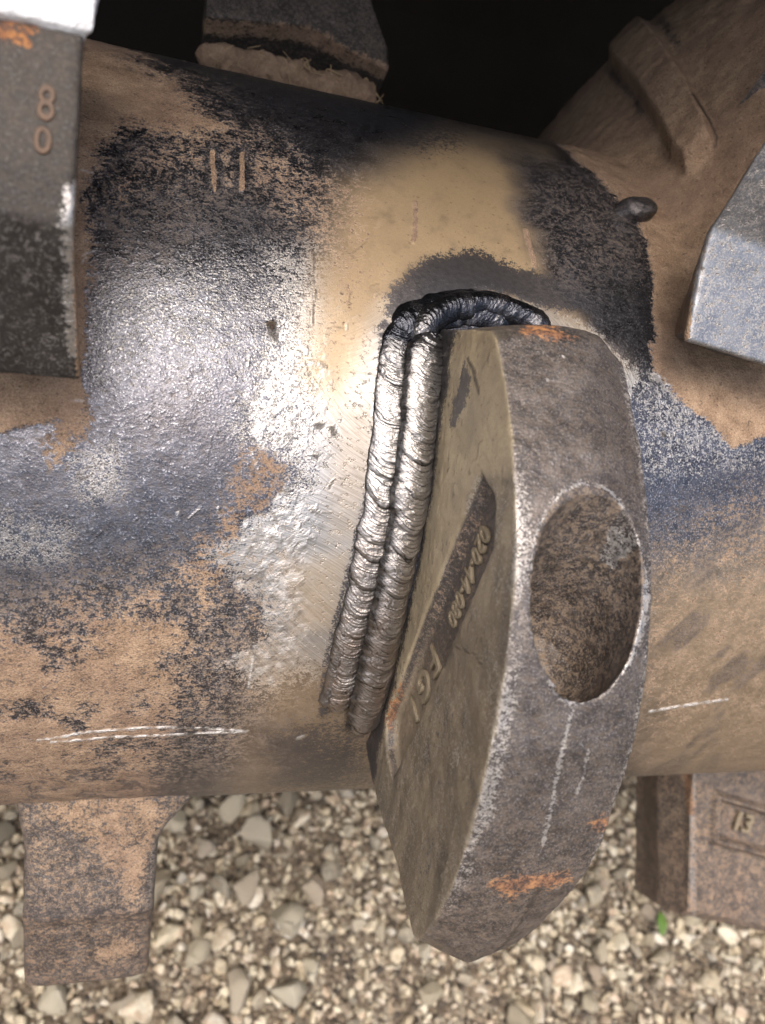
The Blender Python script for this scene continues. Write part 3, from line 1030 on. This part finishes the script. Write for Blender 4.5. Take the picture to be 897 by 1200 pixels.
# on the left flank the viewer looks along +X; up for these characters points away from the drum
updir = uvo(30.4, 79.5, 0) - uvo(0, 0, 0)
place_text("FG1", 11.5, 0.5, flank(88.5, 28.0), rdir, updir, main_hold, MAT_LET, bevel=0.22, space=1.45)
place_text("020-44-080", 7.2, 0.4, flank(53.0, 41.4), uvo(95, -30, 0) - uvo(0, 0, 0), uvo(30, 95, 0) - uvo(0, 0, 0), main_hold, MAT_LET, bevel=0.14, stretch=0.86)


# --- weld beads
def catmull(pts, n):
    pts = np.asarray(pts, float)
    P = np.vstack([2 * pts[0] - pts[1], pts, 2 * pts[-1] - pts[-2]])
    seg = len(pts) - 1
    out = []
    for t in np.linspace(0, seg, n):
        k = min(int(t), seg - 1); f = t - k
        a, b, c, d = P[k:k + 4]
        out.append(0.5 * ((2 * b) + (c - a) * f + (2 * a - 5 * b + 4 * c - d) * f ** 2 + (3 * b - a - 3 * c + d) * f ** 3))
    return np.array(out)


def weld_bead(pix, width, height, tilt, seed, pitch=1.15, dime=7.5, blue=None, warm=None, parent=main_hold, smile=1.0, lift=0.0, ripple=1.0):
    """a bead traced along the seam; tilt leans its crown from the drum towards -X (a fillet)"""
    g = np.random.default_rng(seed)
    pts = np.array([on_drum(*p) for p in pix])
    rough_len = np.hypot(np.diff(pts[:, 0]), np.diff(pts[:, 1]) * RAD).sum()
    n = int(rough_len / 0.19)
    C_ = catmull(pts, n)
    ctr = np.stack([C_[:, 0], (RAD + lift) * np.cos(C_[:, 1]), (RAD + lift) * np.sin(C_[:, 1])], -1)
    tan = np.gradient(ctr, axis=0); tan /= np.linalg.norm(tan, axis=1)[:, None]
    rad_ = ctr.copy(); rad_[:, 0] = 0; rad_ /= np.linalg.norm(rad_, axis=1)[:, None]
    lat = np.cross(tan, rad_); lat /= np.linalg.norm(lat, axis=1)[:, None]
    ca, sa = math.cos(tilt), math.sin(tilt)
    # lean the frame about the bead's own direction
    nn = ca * rad_ + sa * lat
    ll = ca * lat - sa * rad_
    s = np.concatenate([[0], np.cumsum(np.linalg.norm(np.diff(ctr, axis=0), axis=1))])
    c = np.linspace(-1, 1, 46)
    S, Cc = np.meshgrid(s, c, indexing='ij')
    tot = s[-1]
    nz = lambda f, k: fbm(np.stack([S / f, Cc * 0.0 + k, S * 0 + seed], -1), 2, seed)
    wob = nz(6.0, 0.3)
    w = width * 0.5 * (1 + 0.14 * wob + 0.09 * fbm(np.stack([S / 2.2, np.sign(Cc) * 3.0, S * 0 + seed], -1), 2, seed + 50))
    endf = np.sqrt(np.clip(np.minimum(S, tot - S) / (width * 0.42), 0.0, 1))
    w = w * (0.25 + 0.75 * endf)
    # solidification ripples: crescents, one behind the other
    bow = smile * (1 - Cc ** 2) * width * 0.36
    ph = (S - bow + 1.5 * nz(2.2, 2.0) + 0.5 * fbm(np.stack([S / 1.6, Cc * 1.6, S * 0], -1), 3, seed + 4)) / pitch
    kk = np.floor(ph); fr = ph - kk
    amp = 0.2 + 0.9 * _hash(kk.astype(np.int64) + 5000, np.zeros_like(kk, np.int64), np.zeros_like(kk, np.int64), seed)
    rip = (np.where(fr < 0.72, (fr / 0.72) ** 1.4, 1 - (fr - 0.72) / 0.28)) * amp
    ph2 = (S - bow * 1.15 + 4.5 * nz(9.0, 5.0) + 0.8 * fbm(np.stack([S / 3, Cc * 1.5, S * 0], -1), 2, seed + 14)) / dime
    k2 = np.floor(ph2); f2 = ph2 - k2
    dm = np.where(f2 < 0.8, (f2 / 0.8), 1 - (f2 - 0.8) / 0.2)
    a2 = 0.25 + 0.95 * _hash(k2.astype(np.int64) + 900, np.zeros_like(k2, np.int64), np.zeros_like(k2, np.int64), seed + 1)
    prof_ = np.clip(1 - np.abs(Cc) ** 2.0, 0, 1) ** 0.95
    hh = height * prof_ * (0.35 + 0.65 * endf) * (1 + 0.10 * wob)
    shape = np.clip(prof_ * 1.3, 0, 1)
    hh = hh + ripple * shape * (0.34 * rip + 0.62 * (dm - 0.5) * a2) + 0.16 * fbm(np.stack([S / 0.8, Cc * 4, S * 0], -1), 2, seed + 9) * shape
    hh = hh - 1.2 * (np.abs(Cc) > 0.985)
    V = ctr[:, None, :] + ll[:, None, :] * (Cc * w)[..., None] + nn[:, None, :] * hh[..., None]
    grv = np.clip(1.0 * sstep(0.76, 0.96, fr) * amp * 0.95 + 0.85 * sstep(0.84, 0.97, f2) * a2 + 0.9 * sstep(0.72, 1.0, np.abs(Cc)), 0, 1) * ripple
    B_ = np.zeros_like(S) if blue is None else np.interp(S / tot, *zip(*blue))
    W_ = np.zeros_like(S) if warm is None else np.interp(S / tot, *zip(*warm))
    B_ = np.clip(B_ + 0.3 * (B_ > 0.03) * nz(4.0, 1.0), 0, 1)
    W_ = np.clip(W_ * (0.8 + 0.6 * fbm(np.stack([S / 5, Cc * 1.3, S * 0], -1), 2, seed + 30)), 0, 1)
    me = mesh_np("weld_bead", l2w(V.reshape(-1, 3)), grid_faces(*S.shape))
    color_attr(me, "wa", np.stack([B_, np.clip(grv, 0, 1), W_, grv * 0], -1).reshape(-1, 4))
    smooth(me)
    return put("weld_bead", me, MAT_WELD, parent)


hot_end = [(0, 0.95), (0.05, 0.9), (0.11, 0.25), (0.16, 0.0), (1, 0.0)]
warmth = [(0, 0.0), (0.35, 0.08), (0.55, 0.45), (0.75, 0.85), (1, 0.8)]
weld_bead([(472, 378), (466, 440), (459, 520), (446, 610), (426, 700), (407, 780), (397, 832)], 11.2, 1.9, 0.05, 3, blue=hot_end, warm=warmth)
weld_bead([(503, 392), (496, 450), (489, 520), (478, 610), (459, 700), (440, 790), (424, 852)], 12.0, 3.1, 0.42, 5, blue=[(0, 0.9), (0.04, 0.55), (0.08, 0.05), (0.1, 0), (1, 0)], warm=warmth, lift=1.2)
weld_bead([(444, 600), (424, 680), (402, 750), (381, 826)], 4.6, 1.5, 0.0, 9, pitch=1.6, dime=9, blue=[(0, 0.25), (1, 0.25)], warm=[(0, 0.4), (1, 0.7)], ripple=0.5)
weld_bead([(488, 402), (500, 378), (530, 361), (568, 357), (602, 366), (642, 386)], 8.6, 3.0, 0.15, 13, pitch=0.95, blue=[(0, 0.35), (0.07, 0.85), (0.16, 1.0), (1, 1)], lift=0.6, ripple=0.35)
weld_bead([(462, 384), (486, 377), (520, 364), (555, 361), (600, 373)], 11.0, 2.2, 0.0, 17, pitch=1.0, blue=[(0, 1.0), (1, 1)], ripple=0.4)


# --- other holders
def block(profile, x0, x1, voxel=0.9, relax=4, cut=(), taper=None, nsec=3):
    """profile: (theta deg, r mm) corners, run along the axle from x0 to x1"""
    secs = []
    for k in range(nsec):
        f = k / (nsec - 1)
        x = x0 + (x1 - x0) * f
        loop = []
        for th, r in profile:
            xx = x
            if taper:
                xx = (x0 + x1) / 2 + (x - (x0 + x1) / 2) * np.interp(r, *zip(*taper))
            loop.append(pol(xx, math.radians(th), r))
        secs.append(loop)
    return carve(bm_to_mesh(prism(secs)), list(cut), voxel, relax)


# upper left: face with cast figures, sloping lip below, white painted end above
lh = block([(7.0, 130), (5.3, 150), (3.8, 160.5), (10.6, 187), (13, 189.5), (19.3, 194.5), (26, 199), (34, 190), (44, 130), (30, 125), (15, 125)], -64, -14.6, 0.8, 3)


def masks_lh(L, n, x, y):
    th = np.degrees(np.arctan2(L[:, 2], L[:, 1])); nz = fbm(L / 8, 4, 71); nf = fbm(L / 2, 3, 72)
    lip = sstep(11.2, 10.2, th + 0.4 * nz)
    edge = sstep(-17.6, -15.2, L[:, 0] + 1.0 * nz) * (y > 215) * (y < 420)
    pol_ = mx(0.16 * lip * (0.7 + 0.5 * nz), 0.85 * edge)
    dust = 0.12 * (1 - lip) + 0.05 * lip
    mud_ = 0.9 * (n[:, 0] > 0.6) * sstep(190, 178, np.hypot(L[:, 1], L[:, 2]))
    rust = 0.62 * sstep(18.2, 18.8, th + 0.3 * nz) * (L[:, 0] < -22)
    return st4(mud_, pol_, 0.0, 0.0), st4(np.zeros(len(L)), 0.0, rust, dust)


def warp_lh(L):
    L = L.copy()
    r = np.hypot(L[:, 1], L[:, 2]); th = np.degrees(np.arctan2(L[:, 2], L[:, 1]))
    edge_r = np.interp(th, [4.6, 10.6, 20, 30], [160, 187, 195, 198])
    # the flank is undercut towards the drum
    L[:, 0] -= sstep(-40, -15, L[:, 0]) * np.clip(edge_r - r, 0, 70) * np.interp(th, [3, 12, 22], [0.16, 0.22, 0.30])
    return L


left_hold = finish(lh, "tooth_holder", MAT_DARK, rotor, masks_lh, 0.2, 6.0, "dark tooth holder with rusty cast figures and white painted end, upper left corner", warp_lh)
def warp_cap(L):
    L = L.copy()
    r = np.hypot(L[:, 1], L[:, 2])
    L[:, 0] -= sstep(-40, -15, L[:, 0]) * np.clip(196 - r, 0, 20) * 0.6
    return L


capm = block([(19.6, 188), (19.5, 196.0), (20.0, 197.6), (23.8, 200.5), (24.6, 199), (24.4, 190)], -64.5, -13.2, 0.6, 6)
finish(capm, "painted_end", MAT_WHITE, left_hold, lambda L, n, x, y: (st4(np.zeros(len(L)), 0, 0, 0), st4(np.zeros(len(L)), 0, 0, 0)), 0.9, 9.0, "thick white paint on the end", warp_cap)
MAT_RUSTL = NT("rusty_cast_letter")
_n = MAT_RUSTL.noise(420, 5)
MAT_RUSTL = MAT_RUSTL.out(MAT_RUSTL.mix(_n, (0.035, 0.028, 0.022), (0.15, 0.085, 0.048)), 0.6, 0.2, MAT_RUSTL.bump(_n, 0.0004, 1.0))


def on_face(th, r, X):
    return pol(X, math.radians(th), r)


fdir = pol(0, math.radians(20.2), 195) - pol(0, math.radians(13), 189.5)
place_text("8", 8.0, 0.5, on_face(16.0, 191.25, -19.9), (1, 0, 0), fdir, left_hold, MAT_RUSTL, bevel=0.2, stretch=0.72)
place_text("0", 6.0, 0.5, on_face(14.25, 189.95, -20.1), (1, 0, 0), fdir, left_hold, MAT_RUSTL, bevel=0.2, stretch=0.95)

# right: pale grey sloping face, dirt packed along its flank
rh = block([(19.5, 130), (17.0, 146), (14.0, 154), (20, 161.5), (23, 168), (24.6, 181), (26.5, 196), (34, 205), (46, 200), (52, 130), (36, 125), (22, 125)], 132.5, 176, 0.8, 3)


def warp_rh(L):
    L = L.copy()
    k = (L[:, 0] - 132.5)
    r = np.hypot(L[:, 1], L[:, 2]); th = np.arctan2(L[:, 2], L[:, 1])
    th = th - np.radians(0.055 * k) * sstep(60, 20, np.degrees(th))
    L[:, 1] = r * np.cos(th); L[:, 2] = r * np.sin(th)
    edge_r = np.interp(np.degrees(th), [12, 14, 20, 23, 24.6, 26.5, 34], [150, 154, 161.5, 168, 181, 196, 205])
    L[:, 0] += 46 * sstep(25.5, 33, np.degrees(th)) * sstep(44, 0, k)
    L[:, 0] += 0.52 * np.clip(edge_r - 2 - r, 0, 80) * sstep(30, 0, k)
    return L


def masks_rh(L, n, x, y):
    nz = fbm(L / 8, 4, 81); r = np.hypot(L[:, 1], L[:, 2])
    side = sstep(-0.3, -0.7, n[:, 0])
    th = np.degrees(np.arctan2(L[:, 2], L[:, 1]))
    mud_ = 1.1 * side * sstep(-6, 3, sdpoly(x + 6 * nz, y + 6 * nz, [(770, 150), (860, 190), (826, 270), (812, 330), (810, 400), (780, 400)]))
    pol_ = 0.34 * (1 - side) + 0.2 * (1 - side) * nz
    edge = sstep(0.2, 0.6, 1 - np.abs(n).max(1)) * 0.5
    return st4(mud_, mx(pol_, edge * (1 - mud_)), 0.0, 0.25 * side), st4(np.zeros(len(L)), 0.0, 0.0, 0.22 + 0.3 * side)


finish(rh, "tooth_holder", MAT_GREY, rotor, masks_rh, 0.22, 7.0, "clean grey tooth holder with bright sloping face, cut off by the right edge", warp_rh)


# lower left: block hanging from the underside, creased face
def pq(p, q):
    return math.degrees(math.atan2(q, p)), math.hypot(p, q)


blp = [pq(66, -100), pq(66, -119), pq(63.5, -140), pq(61, -161), pq(57.5, -166), pq(46, -194), pq(42, -197), pq(20, -199), pq(-25, -190), pq(-35, -120), pq(10, -115)]
bl = block(blp, -32.5, 9.5, 0.8, 4)


def warp_bl(L):
    L = L.copy()
    f = sstep(-142, -116, L[:, 2])
    # splayed foot where it runs into the drum
    k = (L[:, 0] + 11.5) / 21
    L[:, 0] += np.where(k > 0, 11.0, 3.0) * np.sign(k) * np.abs(k) ** 3 * f ** 2
    L[:, 1] += 1.5 * f
    # rounded long edges
    L[:, 1] -= 2.6 * np.abs(k) ** 6 * (L[:, 1] > 30)
    return L


def masks_bl(L, n, x, y):
    nz = fbm(L / 9, 4, 91); nf = fbm(L / 2.2, 3, 92)
    up = sstep(1072, 1060, y + 5 * nz)
    mud_ = 0.26 * up + 0.14 * (1 - up)
    mud_ = mx(mud_, 0.66 * sstep(-22, 14, sdpoly(x + 10 * nz, y + 10 * nz, [(60, 880), (200, 880), (188, 960), (170, 1040), (160, 1060), (130, 1020), (110, 990), (60, 960)])))
    mud_ = mx(mud_, 0.8 * sstep(-10, 8, sdpoly(x + 9 * nz, y + 6 * nz, [(110, 1110), (150, 1100), (162, 1115), (130, 1128), (108, 1125)])))
    mud_ *= 1 - 0.8 * sstep(0.25, 0.7, np.abs(n[:, 0]))
    soot_shade = mx(0.75 * sstep(14, 5, np.abs(y - 1072 + 4 * nz)), 0.6 * sstep(0.3, 0.7, np.abs(n[:, 0])))  # darker band along the crease and darker side faces
    pol_ = 0.45 * sstep(0.2, 0.6, n[:, 0]) * up
    dust = 0.7 * up + 0.75 * (1 - up)
    return st4(mud_, pol_, 0.0, soot_shade * 0.8), st4(np.zeros(len(L)), 0.0, 0.25 * (1 - up), dust)


finish(bl, "tooth_holder", MAT_HOLD, rotor, masks_bl, 0.35, 8.0, "blunt creased holder block hanging below the drum at lower left, half covered in dirt", warp_bl)

# lower right: brown block under the drum with a framed cast figure
brp = [pq(4, -118), pq(4, -150), pq(2, -222), pq(-2, -227), pq(-40, -236), pq(-44, -232), pq(-44, -118)]
brm = block(brp, 274, 352, 1.0, 3)


def warp_br(L):
    L = L.copy()
    t = sstep(-140, -236, L[:, 2])
    L[:, 0] += 8 * t
    # a ridge down the middle of the flank
    fl = sstep(290, 276, L[:, 0])
    L[:, 0] -= fl * 4.0 * np.clip(1 - np.abs(L[:, 1] + 19) / 18, 0, 1)
    L[:, 2] -= 0.28 * np.maximum(L[:, 0] - 285, 0) * t
    # framed panel on the face
    fx = L[:, 0] - 8 * t
    front = sstep(-3, 1, L[:, 1])
    q2 = L[:, 2] + 0.30 * (fx - 287)
    din = np.minimum(np.minimum(fx - 288, 400 - fx), np.minimum(-158 - q2, q2 + 182)) * 1.0
    L[:, 1] += front * (4.4 * np.exp(-((din) / 2.0) ** 2) - 2.6 * sstep(0.8, 3.0, din))
    return L


def masks_br(L, n, x, y):
    nz = fbm(L / 12, 4, 95)
    front = sstep(0.3, 0.7, n[:, 1])
    edge = sstep(6, 2, np.abs(x - 812 - 2 * nz)) * (y > 905)
    rust = 0.22 * (1 - front) + 0.1 * nz
    rust = mx(rust, sstep(7, 3, np.abs(x - 806 - (y - 910) * 0.1)) * (y < 955))
    return st4(0.28 + 0.3 * nz, 0.6 * edge, 0.0, 0.3 * (1 - front)), st4(np.zeros(len(L)), 0.0, rust * 0.8, 0.95 * np.ones(len(L)))


brh = finish(brm, "tooth_holder", MAT_HOLD, rotor, masks_br, 0.3, 9.0, "dusty brown holder with a framed cast number, under the drum at lower right", warp_br)
place_text("13", 14.0, 0.9, np.array([309.5, 2.4, -175.5]), (1, 0, -0.30), (0, 0, 1), brh, MAT_LET, bevel=0.3)

# top: holder seen from below over the drum's back, clogged with dirt and straw
tb = bmesh.new()
tl = [(8.5, 155.5), (47, 161.0), (66, 155.0), (79.5, 152.2), (78, 160), (70, 176), (68, 215), (8, 215)]
A_ = [tb.verts.new((x, 22, q)) for x, q in tl]; B_ = [tb.verts.new((x + 2, -55, q - 22)) for x, q in tl]
for k in range(len(tl)):
    tb.faces.new((A_[k], A_[(k + 1) % len(tl)], B_[(k + 1) % len(tl)], B_[k]))
tb.faces.new(A_[::-1]); tb.faces.new(B_)
bmesh.ops.recalc_face_normals(tb, faces=tb.faces)
tm = carve(bm_to_mesh(tb), [], 1.0, 3)


def masks_top(L, n, x, y):
    nz = fbm(L / 7, 4, 98)
    lowr = sstep(5, 0, -sdline(x, y, [(235, 25), (365, 38), (455, 85)]) + 9)
    near_ = sstep(14, 4, sdline(x, y + 6 * nz, [(235, 28), (365, 42), (455, 88)]))
    return st4(0.75 * near_, 0.0, 0.0, 0.3 * np.ones(len(L))), st4(np.zeros(len(L)), 0.0, 0.0, 0.35 * np.ones(len(L)))


top_hold = finish(tm, "tooth_holder", MAT_DARK, rotor, masks_top, 0.3, 7.0, "dark holder over the back of the drum at the top, clogged with dirt and straw")
# dirt packed between it and the drum
nu_, nv_ = 120, 40
uu = np.linspace(0, 1, nu_); vv = np.linspace(0, 2 * math.pi, nv_, endpoint=False)
U_, V_ = np.meshgrid(uu, vv, indexing='ij')
cxl = 6 + 70 * U_; cq = np.interp(U_, [0, 0.5, 1], [143.5, 142.5, 138.5]); cp = 18 + 0 * U_
rq = np.interp(U_, [0, 0.04, 0.15, 0.6, 0.85, 0.97, 1], [0.5, 4.0, 5.5, 5.0, 8.5, 7, 0.5])
Ld = np.stack([cxl, cp + 1.0 * rq * np.cos(V_) * 1.1, cq + rq * np.sin(V_)], -1)
bump_ = fbm(Ld / 5, 4, 105) * 2.6 + np.abs(fbm(Ld / 9, 3, 106)) * 3.0
Ld[..., 1] += bump_ * np.cos(V_); Ld[..., 2] += bump_ * np.sin(V_)
cm = mesh_np("dirt_clump", l2w(Ld.reshape(-1, 3)), grid_faces(nu_, nv_, True)); smooth(cm)
put("dirt_clump", cm, MAT_MUD, top_hold)
# straw stalks in the clump
t_ = NT("straw"); STRAW = t_.out(t_.mix(t_.noise(300, 3), (0.22, 0.15, 0.08), (0.42, 0.31, 0.17)), 0.7, 0.0)


def stalk(pts, r, parent, mat=STRAW, name="straw_stalk"):
    C_ = catmull(pts, 10)
    tan = np.gradient(C_, axis=0); tan /= np.linalg.norm(tan, axis=1)[:, None]
    a = np.cross(tan, [0.3, 0.5, 0.8]); a /= np.linalg.norm(a, axis=1)[:, None]
    b = np.cross(tan, a)
    ang = np.linspace(0, 2 * math.pi, 5, endpoint=False)
    rr_ = r * np.linspace(1, 0.5, len(C_))
    V = C_[:, None] + rr_[:, None, None] * (np.cos(ang)[None, :, None] * a[:, None] + np.sin(ang)[None, :, None] * b[:, None])
    me = mesh_np(name, l2w(V.reshape(-1, 3)), grid_faces(len(C_), 5, True)); smooth(me)
    return put(name, me, mat, parent)


g = np.random.default_rng(44)
for _ in range(34):
    u0 = g.uniform(0.02, 0.98)
    X0 = 6 + 70 * u0; q0 = np.interp(u0, [0, 0.5, 1], [143.5, 142.5, 138.5]) + g.uniform(-4, 4)
    d = g.normal(size=3) * (1, 0.3, 0.8); d /= np.linalg.norm(d)
    L_ = g.uniform(3, 7)
    p0 = np.array([X0, 18 + g.uniform(4.5, 7.5), q0])
    stalk([p0, p0 + d * L_ * 0.5 + g.normal(size=3) * 0.8, p0 + d * L_ + g.normal(size=3) * 1.0], g.uniform(0.18, 0.38), top_hold)

# --- flared flange at upper right with its raised pad
xr = np.arange(0, 1.0001, 1 / 230.0)
fx_ = [150, 156, 164, 172, 182, 198, 214, 250, 300, 340, 352, 356, 357]
fr_ = [133, 138, 148.5, 163, 181, 200, 218, 250, 285, 305, 290, 220, 131]
tcurve = np.linspace(0, 1, len(fx_))
cc = catmull(np.stack([fx_, fr_], -1), 300)
tf = np.radians(np.linspace(8, 150, 300))
IX, IT = np.meshgrid(np.arange(300), tf, indexing='ij')
Xf = cc[IX, 0]; Rf = cc[IX, 1]
lowfade = sstep(math.radians(10), math.radians(34), IT) * sstep(math.radians(150), math.radians(120), IT)
Rf = 131 + (Rf - 131) * lowfade
Lf = np.stack([Xf, Rf * np.cos(IT), Rf * np.sin(IT)], -1)
# direction off the flare, towards the left and outwards
nf_ = np.stack([-0.72 * np.ones_like(IT), 0.69 * np.cos(IT), 0.69 * np.sin(IT)], -1)
fpx, fpy = topx(Lf)
nzf = fbm(Lf / 10, 4, 111)
pad_poly = [(716, 62), (728, 36), (750, 20), (764, 30), (800, 82), (836, 150), (840, 172), (818, 198), (805, 204), (788, 188), (770, 150), (744, 108), (718, 80)]
sdp = sdpoly(fpx + 3 * nzf, fpy + 3 * nzf, pad_poly)
padh = sstep(-3, 9, sdp)
Lf = Lf + nf_ * (6.0 * padh + 0.9 * nzf + 0.35 * fbm(Lf / 2.5, 3, 112))[..., None]
fpx, fpy = topx(Lf)
blk = sstep(-10, 12, sdpoly(fpx + 16 * nzf, fpy + 16 * nzf, [(600, 170), (660, 120), (700, 70), (740, 20), (775, -30), (600, -40)]))
blk = mx(blk, 0.62 * sstep(13, 1, sdline(fpx + 12 * nzf, fpy + 12 * nzf, [(716, 84), (742, 112), (752, 132)])))
blk = mx(blk, 0.6 * sstep(16, 1, sdline(fpx + 14 * nzf, fpy + 14 * nzf, [(768, 10), (795, 52)])))
fma = np.stack([1.2 - 1.15 * blk, 0 * blk, 0 * blk, blk], -1)
fmb = np.stack([0 * blk, 0.8 * sstep(2.0, 0.7, sdline(fpx + 3 * nzf, fpy, [(812, 110), (832, 140), (842, 160), (838, 176)])), 0 * blk, 0.8 * (1 - blk)], -1)
ff = grid_faces(300, 300)
fpad = padh.ravel()[ff].mean(1) > 0.5
vflat = l2w(Lf.reshape(-1, 3))


def sub_mesh(name, sel):
    fs = ff[sel]
    used, inv = np.unique(fs, return_inverse=True)
    me = mesh_np(name, vflat[used], inv.reshape(-1, 4))
    color_attr(me, "ma", fma.reshape(-1, 4)[used]); color_attr(me, "mb", fmb.reshape(-1, 4)[used])
    smooth(me)
    return me


flange = put("flared_flange", sub_mesh("flared_flange", ~fpad), MAT_DRUM, rotor, label="flared flange caked in brown dirt at upper right")
put("raised_pad", sub_mesh("raised_pad", fpad), MAT_DRUM, flange)

# --- stud beside the flange: a short plug standing in the dirt
sX, sT = on_drum(741, 250)
bm = bmesh.new()
c0 = pol(sX, sT, RAD)
ex = np.array([1.0, 0, 0]); er = pol(0, sT, 1.0); et = np.cross(er, ex)
rings = []
for h_, r_ in ((-1, 5.2), (2.2, 5.0), (4.0, 4.3), (4.9, 2.6)):
    rings.append([c0 + er * h_ + r_ * (1.25 * math.cos(a) * ex + 0.85 * math.sin(a) * et) * (1 + 0.10 * math.sin(3 * a + h_)) + (h_ * 0.5) * ex for a in np.linspace(0, 2 * math.pi, 20, endpoint=False)])
sm_ = carve(bm_to_mesh(prism(rings)), [], 0.4, 3)
finish(sm_, "stud", MAT_DARK, rotor, lambda L, n, x, y: (st4(np.zeros(len(L)), 0.1, 0.0, 0.7), st4(np.zeros(len(L)), 0.0, 0.0, 0.2)), 0.15, 3.0, "small dark stud in the dirt by the flared flange")

# ------------------------------------------------------------------ a green leaf on the gravel
t_ = NT("green_leaf"); LEAF = t_.out(t_.mix(t_.noise(200, 3), (0.06, 0.13, 0.02), (0.14, 0.24, 0.05)), 0.5, 0.0)
d_ = ROT @ ray(774, 1083)
hit = EYE + d_ * ((0.012 - EYE[2]) / d_[2])
lv, lf_ = [], []
for i in range(9):
    t = i / 8
    w = 0.0042 * math.sin(math.pi * min(t * 0.95 + 0.03, 1)) ** 0.8
    for j in (-1, -0.5, 0, 0.5, 1):
        lv.append((hit[0] + (t - 0.5) * 0.018 * 0.4 + j * w * 0.9, hit[1] + (t - 0.5) * 0.018 - j * w * 0.4, 0.012 + 0.0018 * abs(j) + 0.002 * math.sin(3 * t)))
lme = mesh_np("leaf", np.array(lv), grid_faces(9, 5))
lo = put("leaf", lme, LEAF, label="tiny green leaf lying on the gravel at lower right", category="leaf")
smooth(lme)
md = lo.modifiers.new("thick", 'SOLIDIFY'); md.thickness = 0.0004
